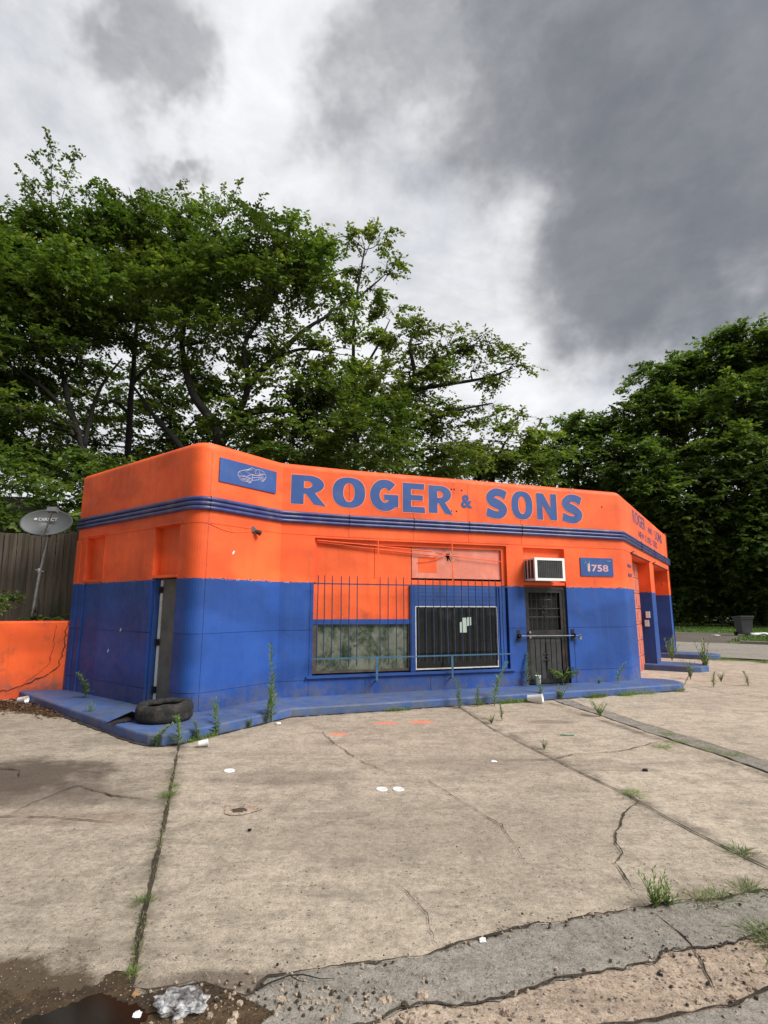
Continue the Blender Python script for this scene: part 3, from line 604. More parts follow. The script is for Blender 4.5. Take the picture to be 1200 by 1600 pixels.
# ---- main window
win = M0
b = MB()
for (a, c_, z0, z1) in ((0.601, 0.645, 2.07, 2.864), (4.385, 4.469, 2.07, 2.864), (0.645, 4.385, 2.78, 2.864)): fbox(b, win + a, win + c_, z0, z1, 0.06, 0.135)
fbox(b, win + 0.645, win + 4.385, 2.06, 2.15, 0.075, 0.135)
b.obj('upper_window_frame', M_OR, shop)
b = MB(); fbox(b, win + .645, win + 1.745, 2.15, 2.78, 0.10, 0.12); fbox(b, win + 1.755, win + 2.475, 2.15, 2.78, 0.102, 0.12); b.obj('painted_pane', M_OR, shop)
# broken, whitewashed pane with a star shaped hole
rngp = random.Random(3); cx, cz = 3.24, 2.64; hole = []; HN = 22
for i in range(HN):
    a = i / HN * 2 * math.pi; r_ = (0.032 if i % 2 else 0.08) * rngp.uniform(.7, 1.25)
    if 15 <= i <= 18: r_ *= 1.7
    hole.append((cx + r_ * math.cos(a) * 1.25, cz + r_ * math.sin(a)))
u0, u1, z0, z1 = 2.49, 4.383, 2.19, 2.778
def rect_pt(a):
    dx, dz = math.cos(a), math.sin(a); t_ = 1e9
    if dx > 1e-9: t_ = min(t_, (u1 - cx) / dx)
    if dx < -1e-9: t_ = min(t_, (u0 - cx) / dx)
    if dz > 1e-9: t_ = min(t_, (z1 - cz) / dz)
    if dz < -1e-9: t_ = min(t_, (z0 - cz) / dz)
    return (cx + dx * t_, cz + dz * t_)
outer = [rect_pt(i / HN * 2 * math.pi) for i in range(HN)]
b = MB(); loop = [F(win + p[0], p[1], 0.105) for p in outer] + [F(win + p[0], p[1], 0.105) for p in hole]
b.add(loop, [(i, (i + 1) % HN, HN + (i + 1) % HN, HN + i) for i in range(HN)])
for c0, zz in ((u0, z0), (u1, z0), (u1, z1), (u0, z1)):     # fill the corners cut by the fan
    i = min(range(HN), key=lambda q: 1)  # placeholder, corners handled below
for (ca, cb) in ((u0, z0), (u1, z0), (u1, z1), (u0, z1)):
    ang = math.atan2(cb - cz, ca - cx) % (2 * math.pi); i = int(ang / (2 * math.pi) * HN) % HN
    b.add([F(win + outer[i][0], outer[i][1], 0.105), F(win + ca, cb, 0.105), F(win + outer[(i + 1) % HN][0], outer[(i + 1) % HN][1], 0.105)], [(0, 1, 2)])
o = b.obj('broken_pane', M_PINK, shop); tag(o, 'pinkish whitewashed pane with a star shaped hole')
b = MB()
for i in range(9):
    a = rngp.uniform(0, 6.28); r1 = rngp.uniform(.08, .12); r2 = r1 + rngp.uniform(.05, .22)
    crack_p = [F(win + cx + math.cos(a) * r1, cz + math.sin(a) * r1 * .8, 0.1035), F(win + cx + math.cos(a + .1) * (r1 + r2) / 2, cz + math.sin(a + .1) * (r1 + r2) / 2 * .8, 0.1035), F(win + cx + math.cos(a) * r2, min(2.77, cz + math.sin(a) * r2 * .8), 0.1035)]
    b.tube(crack_p, [0.0025, 0.0018, 0.0008], 4)
b.obj('crack', M_BLACK, o)
b = MB(); 
for i in range(5):
    a = rngp.uniform(0, 6.28); q = (cx + .09 * math.cos(a), cz + .07 * math.sin(a)); s_ = .05
    b.add([F(win + q[0], q[1], .09), F(win + q[0] + s_ * rngp.uniform(.4, 1.2), q[1] - s_, .07), F(win + q[0] - s_ * .3, q[1] - s_ * 1.6, .10)], [(0, 1, 2)])
b.obj('shard', M_PAPER, o)
b = MB(); fbox(b, win + 2.62, win + 3.0, 2.30, 2.60, 0.1015, 0.104); b.obj('paint_patch', M_OR, o)
# sagging rods and cable across the top
b = MB(); b.tube([F(win + .65, 2.82, 0.03), F(win + 1.75, 2.77, .03), F(win + 2.9, 2.70, .04)], 0.012, 6); b.tube([F(win + .65, 2.79, 0.045), F(win + 1.9, 2.70, .05), F(win + 3.0, 2.62, .06)], 0.009, 6)
b.tube([F(win + 3.0, 2.66, .05), F(win + 3.7, 2.60, .05), F(win + 4.38, 2.55, .05)], 0.008, 6); b.obj('fallen_trim', M_ORD, shop)
b = MB(); b.tube([F(win + 2.6 + .04 * i, 2.50 + 0.12 * (i / 14) ** 2, 0.08) for i in range(15)], 0.006, 5); b.obj('cable', M_ORD, shop)
# lower left: boarded part, rail, dusty pane with painted-in reflections
b = MB(); fbox(b, win + .603, win + 2.43, 1.42, 2.058, 0.085, 0.12); b.obj('orange_board', M_ORD, shop)
b = MB(); fbox(b, win + .60, win + 2.43, 1.33, 1.42, 0.06, 0.135); b.obj('window_rail', M_BL, shop)
wl = MB(); fbox(wl, win + .605, win + .70, .49, 1.33, .07, .135); fbox(wl, win + .70, win + 2.43, .49, .53, .08, .135); fbox(wl, win + 2.395, win + 2.43, .53, 1.33, .08, .135)
M_STILE = simple('bare_wood_stile', (0.09, 0.07, 0.055), 0.8, var=.4)
wlo = wl.obj('window', M_STILE, shop); tag(wlo, 'wide lower left window with a dusty pane, reflected greenery painted into its colour')
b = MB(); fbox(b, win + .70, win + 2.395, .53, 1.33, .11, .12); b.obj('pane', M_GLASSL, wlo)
# mullion, board, post
b = MB(); fbox(b, win + 2.43, win + 2.53, .47, 2.06, 0.045, 0.135); b.obj('window_post', M_BL, shop)
b = MB(); fbox(b, win + 4.26, win + 4.44, .47, 2.06, 0.05, 0.135); fbox(b, win + 4.30, win + 4.33, .47, 2.06, 0.03, 0.0505); b.obj('window_post', M_BL, shop)
b = MB(); fbox(b, win + 2.53, win + 4.26, 1.665, 2.06, 0.08, 0.12)
for i in range(5): fbox(b, win + 2.53, win + 4.26, 1.70 + i * .072, 1.706 + i * .072, 0.076, 0.081)
b.obj('blue_board', M_BLD, shop)
wr = MB(); 
for (a, c_, z0_, z1_) in ((2.532, 2.552, .495, 1.66), (4.238, 4.256, .495, 1.66), (2.552, 4.238, 1.644, 1.66), (2.552, 4.238, .495, .515)): fbox(wr, win + a, win + c_, z0_, z1_, .062, .135)
wro = wr.obj('window', M_WHITE, shop); tag(wro, 'lower right window in a white frame with dark glass')
b = MB(); fbox(b, win + 2.552, win + 4.238, .515, 1.644, .10, .11); b.obj('pane', M_GLASSR, wro)
b = MB(); fbox(b, win + .50, win + 4.56, .425, .462, -0.045, 0.14); b.obj('window_sill', M_BL, shop)
# papers taped inside the glass
pp = thing('paper_notice', 'two torn pale green paper notices taped on the dark right window', 'notice', F(win + 3.6, 1.2, .09))
b = MB(); b.poly([F(win + a, c_, .0965) for a, c_ in ((3.46, 1.16), (3.60, 1.16), (3.60, 1.44), (3.51, 1.44), (3.51, 1.37), (3.46, 1.35))]); b.obj('sheet', M_PAPER, pp)
b = MB(); b.poly([F(win + a, c_, .0965) for a, c_ in ((3.61, 1.28), (3.70, 1.30), (3.70, 1.45), (3.62, 1.45))]); b.obj('sheet', M_PAPER, pp)
# security grille
gz = thing('window_grille', 'rusty blue iron bar grille standing in front of the wide window', 'grille', F(win + 2.5, 0.4, -0.12))
def upright(u, z0_, z1_, rr=0.0095, nm='bar', mt=None):
    b_ = MB(); j = random.uniform(-.006, .006); b_.tube([F(u, z0_, -.12), F(u + j, (z0_ + z1_) / 2, -.12 + random.uniform(-.006, .006)), F(u, z1_, -.12)], rr, 6); b_.obj(nm, mt or M_BAR, gz)
for s in (0.657, 0.771, 0.909, 1.07, 1.218, 1.364, 1.791, 1.946, 2.098, 2.243, 2.393, 2.528, 2.677, 2.827, 2.97, 3.11, 3.255, 3.41, 3.553, 3.702, 3.848, 3.995, 4.134, 4.274): upright(win + s, 0.63 + random.uniform(-.02, .03), 2.185)
b = MB(); fbox(b, win + .555, win + 4.43, 2.028, 2.05, -.135, -.128); b.obj('rail', M_BAR, gz)
b = MB(); fbox(b, win + .555, win + 4.40, 0.745, 0.77, -.135, -.128); b.obj('rail', M_TEAL, gz)
for s in (1.73, 3.18):
    b = MB(); fbox(b, win + s - .02, win + s + .02, .36, .745, -.137, -.130); P0 = F(win + s, .37, -.13); b.tube([P0, F(win + s, .33, 0.0)], .012, 6); b.obj('bracket', M_TEAL, gz)
for s in (1.75, 3.23):
    b = MB(); fbox(b, win + s - .01, win + s + .01, 2.05, 2.92, -.132, -.122); b.obj('hanger', M_ORD, gz)

# ---- entrance
D0 = M0
b = MB(); fbox(b, D0 + 4.851, D0 + 4.90, .13, 2.05, .04, .135); fbox(b, D0 + 5.76, D0 + 5.829, .13, 2.05, .04, .135); fbox(b, D0 + 4.90, D0 + 5.76, 2.0, 2.05, .04, .135); b.obj('door_frame', M_DARK, shop)
b = MB(); fbox(b, D0 + 4.851, D0 + 5.829, 2.05, 2.852, .10, .13); b.obj('transom_panel', M_ORD, shop)
dr = MB()
for (a, c_, z0_, z1_) in ((4.90, 4.96, .15, 2.0), (5.69, 5.76, .15, 2.0), (4.96, 5.69, 1.94, 2.0), (4.96, 5.69, 1.03, 1.19), (4.96, 5.69, .15, .24)): fbox(dr, D0 + a, D0 + c_, z0_, z1_, .05, .08)
dro = dr.obj('security_door', M_DARK, shop); tag(dro, 'black iron security door with bars above and slats below')
b = MB(); fbox(b, D0 + 4.90, D0 + 5.76, .15, 2.0, .115, .13); b.obj('backing_sheet', M_BLACK, dro)
for i in range(6): b = MB(); b.tube([F(D0 + 5.03 + i * .118, 1.19, .065), F(D0 + 5.03 + i * .118, 1.94, .065)], .006, 6); b.obj('bar', M_SLAT, dro)
for zz in (1.45, 1.62, 1.80): b = MB(); b.tube([F(D0 + 4.96, zz, .068), F(D0 + (5.69 if zz < 1.7 else 5.5), zz, .068)], .005, 6); b.obj('crossbar', M_DARK, dro)
b = MB()
for i in range(6): fbox(b, D0 + 4.965 + i * .121, D0 + 5.07 + i * .121, .24, 1.03, .07, .085)
b.obj('slats', M_SLAT, dro)
def scroll(cu, cz, k):
    b_ = MB()
    for sx in (-1, 1):
        for sz in (-1, 1):
            b_.tube([F(D0 + cu + sx * k * (.02 + .055 * math.sin(t_) * (1 - t_ / 9)), cz + sz * k * (.03 + .10 * t_ / 5 + .03 * math.cos(t_)), .05) for t_ in [i * .45 for i in range(13)]], .007, 5)
    b_.tube([F(D0 + cu, cz - .28 * k, .05), F(D0 + cu, cz + .28 * k, .05)], .006, 5)
    b_.lathe(F(D0 + cu, cz, .05), [(0, -.03), (.03, 0), (0, .03)], 8); b_.obj('scrollwork', M_DARK, dro)
scroll(5.325, .66, 1.0); scroll(5.325, 1.6, .9)
for zz, rr in ((1.145, .022), (1.055, .026)):
    b = MB(); q = F(D0 + 4.93, zz, .05); q2 = F(D0 + 4.93, zz, -.01); b.tube([q, q.lerp(q2, .4), q.lerp(q2, .45), q2, F(D0 + 4.93, zz, -.015)], [rr * .5, rr * .5, rr, rr, .004], 12); b.obj('knob', M_METAL, dro)
M_BSTEEL = simple('dull_steel', (0.14, 0.15, 0.17), 0.5, 0.4, var=.3, dirt=(.05, .035, .03), dirt_amt=.8)
sb = thing('door_bar', 'steel security bar padlocked across the black entrance door', 'security bar', F(D0 + 5.3, 1.08, -.08))
b = MB(); b.tube([F(D0 + 4.64, 1.085, -.07), F(D0 + 6.05, 1.075, -.07)], .012, 8); b.obj('bar', M_BSTEEL, sb)
for s in (4.67, 5.92):
    b = MB(); fbox(b, D0 + s - .035, D0 + s + .035, .97, 1.20, -.012, -.002); fbox(b, D0 + s - .012, D0 + s + .012, 1.04, 1.12, -.10, -.012); b.obj('bracket', M_DARK, sb)
b = MB(); q = F(D0 + 6.03, 1.03, -.09); b.box(q, (.055, .03, .06), rz=R(17)); b.tube([F(D0 + 6.03 + .022 * math.cos(t_), 1.06 + .04 * math.sin(t_), -.09) for t_ in [i * math.pi / 8 for i in range(9)]], .006, 6); b.obj('padlock', M_METAL, sb)
# air conditioner
ac = thing('air_conditioner', 'white window air conditioner mounted above the entrance door', 'air conditioner', F(D0 + 5.2, 2.18, -.1))
b = MB(); fbox(b, D0 + 4.89, D0 + 5.565, 2.17, 2.615, -.33, .1); 
b.obj('housing', M_WHITE, ac)
b = MB(); 
for (a, c_, z0_, z1_) in ((4.885, 4.94, 2.165, 2.62), (5.515, 5.57, 2.165, 2.62), (4.94, 5.515, 2.57, 2.62), (4.94, 5.515, 2.165, 2.215)): fbox(b, D0 + a, D0 + c_, z0_, z1_, -.352, -.331)
b.obj('front_frame', M_PLAST, ac)
b = MB(); fbox(b, D0 + 4.94, D0 + 5.515, 2.215, 2.57, -.340, -.331); b.obj('grille', M_SLAT, ac)
b = MB()
for i in range(13): fbox(b, D0 + 4.965 + i * .042, D0 + 4.971 + i * .042, 2.225, 2.56, -.345, -.340)
b.obj('fins', M_DARK, ac)
b = MB()
for (a, c_) in ((-.30, -.20), (-.18, -.10), (-.06, 0.0)):
    P = [F(D0 + 4.8885, 2.21, a), F(D0 + 4.8885, 2.21, c_), F(D0 + 4.8885, 2.58, c_), F(D0 + 4.8885, 2.58, a)]; b.add(P, [(0, 1, 2, 3)])
b.obj('side_vent', M_SLAT, ac)
b = MB(); fbox(b, D0 + 4.86, D0 + 5.82, 2.09, 2.15, .02, .10); b.obj('ac_shelf', M_ORD, shop)

# ---- garage doors, their surrounds
for gi, (s0, s1, dp) in enumerate(((1.0, 3.7, .32), (4.45, 7.66, .5))):
    b = MB(); nrow = 7
    for i in range(nrow):
        z0_ = -0.03 + i * 2.88 / nrow; fbox(b, R0 + s0 + .002, R0 + s1 - .002, z0_ + .008, z0_ + 2.88 / nrow - .008, dp - .02, dp + .03)
        for k_ in range(4):
            w_ = (s1 - s0) / 4; fbox(b, R0 + s0 + k_ * w_ + .08, R0 + s0 + (k_ + 1) * w_ - .08, z0_ + .07, z0_ + 2.88 / nrow - .07, dp - .03, dp - .019)
    gd = b.obj('garage_door', M_ROLL, shop); 
    b = MB(); fbox(b, R0 + s0, R0 + s1, -.03, 2.87, dp + .03, dp + .05); b.obj('backing', M_BLACK, gd)
    b = MB(); fbox(b, R0 + s0 - .12, R0 + s1 + .08, 2.885, 2.91, -.03, 0.0); b.tube([F(R0 + s0 - .14, 2.93, -.09), F(R0 + s0 - .14, 2.90, -.01)], .012, 6); b.obj('door_rail', M_DARK, shop)
eb = thing('electrical_box', 'two small white switch boxes on the blue jamb between the garage doors', 'switch box', F(R0 + 3.7, 1.3, .15))
nvec = Vector((0.5555, 0.8315, 0))
for dd_, zz in ((.13, 1.45), (.17, 1.22)):
    b = MB(); q = F(R0 + 3.7, zz, dd_) - nvec * 0.03; b.box(q, (.10, .055, .17), rz=math.atan2(-0.5555, 0.8315)); b.obj('box', M_WHITE, eb)
bs = MB(); q = F(R0 + 7.66, 2.42, .15) - nvec * 0.02; bs.tube([q, q - nvec * .05 + Vector((0, 0, .05))], [.03, .012], 8); bs.top('wall_hook', M_ORD, 'small orange hook high on the far garage door jamb', 'hook')
# ------------------------------------------------------------------ lettering
def offset_poly(P, d):
    """grow (d>0) a closed ccw outline"""
    n = len(P); out = []
    A = sum(P[i][0] * P[(i + 1) % n][1] - P[(i + 1) % n][0] * P[i][1] for i in range(n)); sg = 1 if A > 0 else -1
    for i in range(n):
        a, p, c = Vector(P[i - 1]), Vector(P[i]), Vector(P[(i + 1) % n]); e1 = (p - a); e2 = (c - p)
        if e1.length < 1e-7 or e2.length < 1e-7: out.append(p); continue
        e1.normalize(); e2.normalize(); n1 = Vector((e1.y, -e1.x)) * sg; n2 = Vector((e2.y, -e2.x)) * sg
        out.append(p + (n1 + n2) * d / max(0.5, 1 + n1.dot(n2)))
    return out
def arc(cx, cy, rx, ry, a0, a1, n=14): return [(cx + rx * math.cos(R(a0 + (a1 - a0) * i / n)), cy + ry * math.sin(R(a0 + (a1 - a0) * i / n))) for i in range(n + 1)]
def sup(cx, cy, rx, ry, e=2.4, n=40):
    return [(cx + rx * math.copysign(abs(math.cos(t_)) ** (2 / e), math.cos(t_)), cy + ry * math.copysign(abs(math.sin(t_)) ** (2 / e), math.sin(t_))) for t_ in [i * 2 * math.pi / n for i in range(n)]]
def stroke(pts, ws):
    """thick centre line -> outline"""
    P = [Vector(p) for p in pts]; L = []; Rr = []
    for i, p in enumerate(P):
        t_ = (P[min(i + 1, len(P) - 1)] - P[max(i - 1, 0)]).normalized(); s_ = Vector((-t_.y, t_.x)); w_ = ws[i] / 2; L.append(p + s_ * w_); Rr.append(p - s_ * w_)
    return [tuple(q) for q in L + Rr[::-1]]
def spline(P, n=8):
    out = []
    for i in range(len(P) - 1):
        p0 = P[max(i - 1, 0)]; p1 = P[i]; p2 = P[i + 1]; p3 = P[min(i + 2, len(P) - 1)]
        for k_ in range(n):
            t_ = k_ / n; out.append(tuple(0.5 * (2 * p1[j] + (p2[j] - p0[j]) * t_ + (2 * p0[j] - 5 * p1[j] + 4 * p2[j] - p3[j]) * t_ ** 2 + (3 * p1[j] - p0[j] - 3 * p2[j] + p3[j]) * t_ ** 3) for j in range(len(p1))))
    out.append(tuple(P[-1])); return out
GLYPH = {
 'R': [([(0, 0), (0, 1), (.5, 1)] + arc(.50, .69, .44, .31, 88, -50, 14) + [(.68, .40), (1.0, -.04), (.66, .0), (.42, .36), (.36, .36), (.36, 0)], [[(.36, .80), (.36, .56), (.45, .56)] + arc(.45, .68, .15, .12, -80, 80, 8) + [(.45, .80)]])],
 'O': [(sup(.5, .5, .5, .5), [sup(.5, .5, .175, .31, 2.2)])],
 'E': [([(0, 0), (0, 1), (1, 1), (.97, .80), (.38, .80), (.38, .60), (.92, .60), (.92, .42), (.38, .42), (.38, .20), (1, .20), (1.02, 0)], [])],
 'N': [([(0, 0), (0, 1), (.34, 1), (.70, .46), (.70, 1), (1, 1), (1, 0), (.68, 0), (.29, .58), (.29, 0)], [])],
}
sp_ = spline([(.93, .78, .30), (.70, .87, .27), (.42, .87, .27), (.20, .72, .30), (.30, .56, .33), (.62, .45, .33), (.82, .29, .31), (.66, .13, .27), (.40, .11, .26), (.05, .20, .30)])
GLYPH['S'] = [(stroke([p[:2] for p in sp_], [p[2] for p in sp_]), [])]
ga = [(p[0], p[1]) for p in arc(.53, .5, .36, .385, 42, 335, 26)]; gw = [.27 + .07 * abs(math.cos(R(42 + 293 * i / 26))) for i in range(27)]
GLYPH['G'] = [(stroke(ga, gw), []), ([(.50, .34), (.50, .53), (1.02, .53), (1.02, .12), (.72, .10), (.72, .34)], [])]
def glyph_mesh(mb, ch, u0, u1, z0, z1, depth, thick, grow=0.0, flip=False):
    for gi_, (outl, hs) in enumerate(GLYPH[ch]):
        W_, H_ = u1 - u0, z1 - z0; sc = lambda P: [(p[0] * W_, p[1] * H_) for p in P]
        O = sc(outl); hs2 = [sc(h) for h in hs]
        if grow: O = offset_poly(O, grow); hs2 = [offset_poly(h, -grow) for h in hs2]
        loops = [[Vector((p[0], p[1], 0)) for p in O]] + [[Vector((p[0], p[1], 0)) for p in h] for h in hs2]
        tris = tessellate_polygon(loops); V_ = [v for l in loops for v in l]; dd_ = depth - 0.0006 * gi_
        front = [F(u0 + v.x, z0 + v.y, dd_ - thick, True) for v in V_]
        mb.add(front, [tuple(t_) for t_ in tris])
bb = [('R', .149, .787, 3.462, 3.998), ('O', .908, 1.531, 3.442, 4.014), ('G', 1.625, 2.178, 3.430, 4.010), ('E', 2.277, 2.726, 3.418, 3.992), ('R', 2.811, 3.320, 3.432, 3.980), ('S', 4.039, 4.539, 3.400, 4.000), ('O', 4.631, 5.122, 3.398, 3.99), ('N', 5.222, 5.705, 3.414, 3.975), ('S', 5.817, 6.348, 3.387, 3.985)]
for ch, a, b_, c_, d_ in bb:
    m_ = MB(); glyph_mesh(m_, ch, M0 + a, M0 + b_, c_, d_, -0.004, 0.003); lo = m_.obj('letter', M_LET, shop)
    m_ = MB(); glyph_mesh(m_, ch, M0 + a, M0 + b_, c_, d_, -0.004, 0.0005, grow=0.013); m_.obj('letter_outline', M_LETO, lo)
def text(body, u0, u1, z0, z1, depth, mat, parent, bold=0.02, fn=None, name='lettering', ext=0.0):
    cu = bpy.data.curves.new('t', 'FONT'); cu.body = body; cu.size = 1; cu.offset = bold; cu.resolution_u = 4; cu.fill_mode = 'BOTH' if ext else 'FRONT'
    ob = bpy.data.objects.new('t', cu); C.objects.link(ob); bpy.context.view_layer.update()
    me = bpy.data.meshes.new_from_object(ob.evaluated_get(bpy.context.evaluated_depsgraph_get()))
    bpy.data.objects.remove(ob); co = np.array([v.co[:] for v in me.vertices]); mn, mx = co.min(0), co.max(0)
    m_ = MB(); fn = fn or (lambda u, z, d: F(u, z, d, True))
    m_.add([fn(u0 + (u1 - u0) * (c_[0] - mn[0]) / (mx[0] - mn[0]), z0 + (z1 - z0) * (c_[1] - mn[1]) / (mx[1] - mn[1]), depth) for c_ in co], [tuple(p.vertices) for p in me.polygons])
    return m_.obj(name, mat, parent)
text('&', M0 + 3.50, M0 + 3.745, 3.567, 3.834, -0.006, M_LET, shop, 0.03, name='letter')
text('ROGER', R0 + 1.62, R0 + 3.55, 3.66, 3.99, -0.005, M_NAVY, shop, 0.012)
text('AND', R0 + 3.95, R0 + 4.85, 3.68, 3.86, -0.005, M_NAVY, shop, 0.012)
text('SONS', R0 + 5.35, R0 + 6.95, 3.62, 3.92, -0.005, M_NAVY, shop, 0.012)
text('NEW & USED TIRES', R0 + 2.30, R0 + 5.65, 3.36, 3.55, -0.005, M_NAVY, shop, 0.006)
# faded small lines of writing on the first pier: only illegible dabs are left
b = MB(); rg = random.Random(9)
for zz in (2.54, 2.33):
    u = .38
    while u < .80: w_ = rg.uniform(.02, .045); fbox(b, R0 + u, R0 + u + w_, zz + rg.uniform(-.008, .01), zz + rg.uniform(.06, .085), -.008, -.0065); u += w_ + rg.uniform(.012, .03)
b.obj('faded_marks', M_NAVY, shop)
for s_, z_ in ((6.85, 3.77), (3.30, 3.93), (3.36, 3.93), (3.29, 3.49), (3.40, 3.49), (3.52, 3.92)):
    b = MB(); b.lathe(F(M0 + s_, z_, -.0045, True), [(0.016, 0), (.001, -.001)], 10, Matrix.Rotation(R(17.4), 3, 'Z') @ Matrix.Rotation(R(90), 3, 'X')); b.obj('bolt_hole', M_BLACK, shop)
for u_, z_ in ((1.86, 1.22), (1.50, .86), (4.55, 2.45)):
    b = MB(); b.poly([F(u_ + a_, z_ + c_, -.0055) for a_, c_ in ((0, 0), (.03, .02), (.045, .07), (.02, .06), (-.005, .03))]); b.obj('paint_chip', M_WHITE, shop)
# car sign
cs = thing('car_sign', 'blue rectangular sign with a line drawing of a car on the orange parapet', 'sign', F(F0 + .92, 3.6, -.02, True))
b = MB(); fbox(b, F0 + .322, F0 + 1.524, 3.600, 3.990, -.022, .004, True); b.obj('panel', M_LET, cs)
def sp(px, py):
    topy = 135 + .265 * (px - 215); return F(F0 + .322 + 1.202 * (px - 208) / 812, 3.990 - .39 * (py - topy) / 335, -.0245, True)
lines = [[(450, 360), (470, 335), (530, 318), (585, 310), (640, 285), (700, 312), (760, 318), (820, 348), (855, 400), (848, 440), (825, 478)], [(450, 360), (448, 400), (478, 440), (500, 470), (560, 485), (588, 482)], [(530, 320), (600, 372), (650, 385), (690, 380), (652, 312), (562, 322)], [(470, 350), (520, 402), (582, 410), (650, 385)], [(460, 400), (520, 410), (568, 422), (560, 445), (500, 436), (470, 410)],
  [(610 + 30 * math.cos(t_), 475 + 34 * math.sin(t_)) for t_ in [i * .52 for i in range(13)]], [(610 + 14 * math.cos(t_), 475 + 16 * math.sin(t_)) for t_ in [i * .79 for i in range(9)]], [(800 + 32 * math.cos(t_), 455 + 34 * math.sin(t_)) for t_ in [i * .52 for i in range(13)]], [(800 + 14 * math.cos(t_), 455 + 16 * math.sin(t_)) for t_ in [i * .79 for i in range(9)]],
  [(650, 472), (745, 466)], [(650, 400), (650, 470)], [(748, 400), (748, 465)], [(650, 400), (760, 400), (845, 385)], [(700, 322), (690, 372), (760, 385), (820, 370), (790, 332)], [(760, 385), (748, 332)], [(500, 455), (570, 465)], [(655, 432), (740, 430)], [(560, 440), (575, 425), (610, 432), (642, 445)]]
b = MB()
for l in lines:
    P = [sp(*p) for p in l]; b.tube(P, .0042, 4)
b.obj('drawing', M_LINE, cs)
# number sign
ns = thing('number_sign', 'blue house number plate reading 1758 right of the entrance door', 'sign', F(M0 + 6.6, 2.27, -.02, True))
b = MB(); fbox(b, M0 + 6.20, M0 + 7.02, 2.268, 2.652, -.018, .004, True); b.obj('panel', M_LET, ns)
M_NUM = simple('pink_white_paint', (.62, .35, .36), .6, var=.2)
M_MINT = simple('light_blue_scribble', (.16, .42, .55), .6, var=.2)
text('758', M0 + 6.47, M0 + 6.89, 2.365, 2.51, -.0195, M_NUM, ns, .02, name='number')
text('1', M0 + 6.375, M0 + 6.43, 2.365, 2.53, -.0195, M_NUM, ns, .03, name='number')
b = MB(); b.tube([F(M0 + 6.27 + .02 * i, 2.56 - .035 * math.sin(i * 1.4) - .006 * i, -.020, True) for i in range(9)], .005, 4); b.tube([F(M0 + 6.33, 2.58, -.02, True), F(M0 + 6.35, 2.45, -.02, True), F(M0 + 6.37, 2.37, -.02, True)], .005, 4); b.tube([F(M0 + 6.42, 2.60, -.02, True), F(M0 + 6.41, 2.52, -.02, True)], .006, 4); b.tube([F(M0 + 6.86, 2.60, -.02, True), F(M0 + 6.93, 2.58, -.02, True), F(M0 + 6.96, 2.61, -.02, True)], .006, 4); b.obj('scribble', M_MINT, ns)

# ------------------------------------------------------------------ left: retaining wall, raised bed, fence, dish, neighbour
rw = thing('retaining_wall', 'low cracked orange retaining wall left of the shop', 'wall', (-9, 9.6, 0))
a = Vector((-5.80, 10.42)); e = Vector((-13.0, 8.15)); dv = (e - a).normalized(); nv = Vector((dv.y, -dv.x)) * -1   # toward camera
if nv.y > 0: nv = -nv
M_RW = paint('retaining_orange', force='orange', worn=2.4)  # extra wear also darkens this orange in place of shade
b = MB()
def P3(s, o, z): q = a + dv * s + nv * o; return (q.x, q.y, z)
L_ = (e - a).length; N_ = 60
grid = []
for i in range(N_ + 1):
    s = L_ * i / N_; wob = .008 * mnoise.noise(Vector((s * 2, 0, 0)))
    prof_ = [(0.0, -.05), (wob, .3), (wob, .9), (-.004 + wob, 1.34), (-.03, 1.375), (-.25, 1.375), (-.25, .5)]
    grid += [P3(s, o_, z) for o_, z in prof_]
b.add(grid, [(i * 7 + k_, i * 7 + k_ + 1, (i + 1) * 7 + k_ + 1, (i + 1) * 7 + k_) for i in range(N_) for k_ in range(6)]); b.uv = [(0, .5)] * len(b.v)
b.obj('masonry', M_RW, rw)
b = MB()
def wcrack(pts, w_):
    Q = jag([(p[0], p[1]) for p in pts], .035, .03, 41); P = [P3(q.x, .014, q.y) for q in Q]; b.tube(P, [w_ * (.4 + abs(mnoise.noise(Vector((q.x * 8, q.y * 8, 1))))) for q in Q], 5)
wcrack([(.16, 1.36), (.17, 1.1), (.22, .8), (.27, .55), (.42, .40), (.75, .27), (1.05, .16), (1.3, .08)], .010); wcrack([(.36, 1.3), (.38, .9), (.42, .6), (.62, .40), (.8, .28)], .004); wcrack([(.10, 1.12), (.2, 1.08)], .005)
b.obj('crack', M_CRACK, rw)
b = MB(); b.poly([(p[0], p[1], 1.33) for p in ((-5.9, 10.55), (-13.2, 8.3), (-20, 8.3), (-20, 30), (-2, 30), (-2.5, 15.2), (-5.8, 10.6))]); o = b.obj('raised_bank', M_SOIL); o['kind'] = 'structure'
fn = thing('wooden_fence', 'weathered grey vertical board fence on the bank behind the dish', 'fence', (-8, 11.2, 1.33))
mwd, t = newmat('weathered_boards'); co = t.n('ShaderNodeTexCoord').outputs['Object']; rr = t.n('ShaderNodeAttribute', attribute_name='rnd').outputs['Fac']
gr_ = t.noise(t.vscale(co, (14, 14, .8)), 1.0, 8, .7, .4)
c = t.mix(t.ramp(gr_, .3, .7), (.040, .031, .022), (.135, .108, .078)); c = t.mix(t.ramp(rr, 0, 1), c, t.mix(.5, c, (.10, .08, .065)))
c = t.mix(t.ramp(t.noise(co, 1.3, 5), .5, .7, 0, .6), c, (.050, .058, .028)); finish(t, c, .85, 0, gr_, .7, .01); M_BOARD = mwd
b = MB(); rnd = []; x = -5.55; rg = random.Random(2); yy = lambda x: 11.05 + (x + 5.6) * -.10
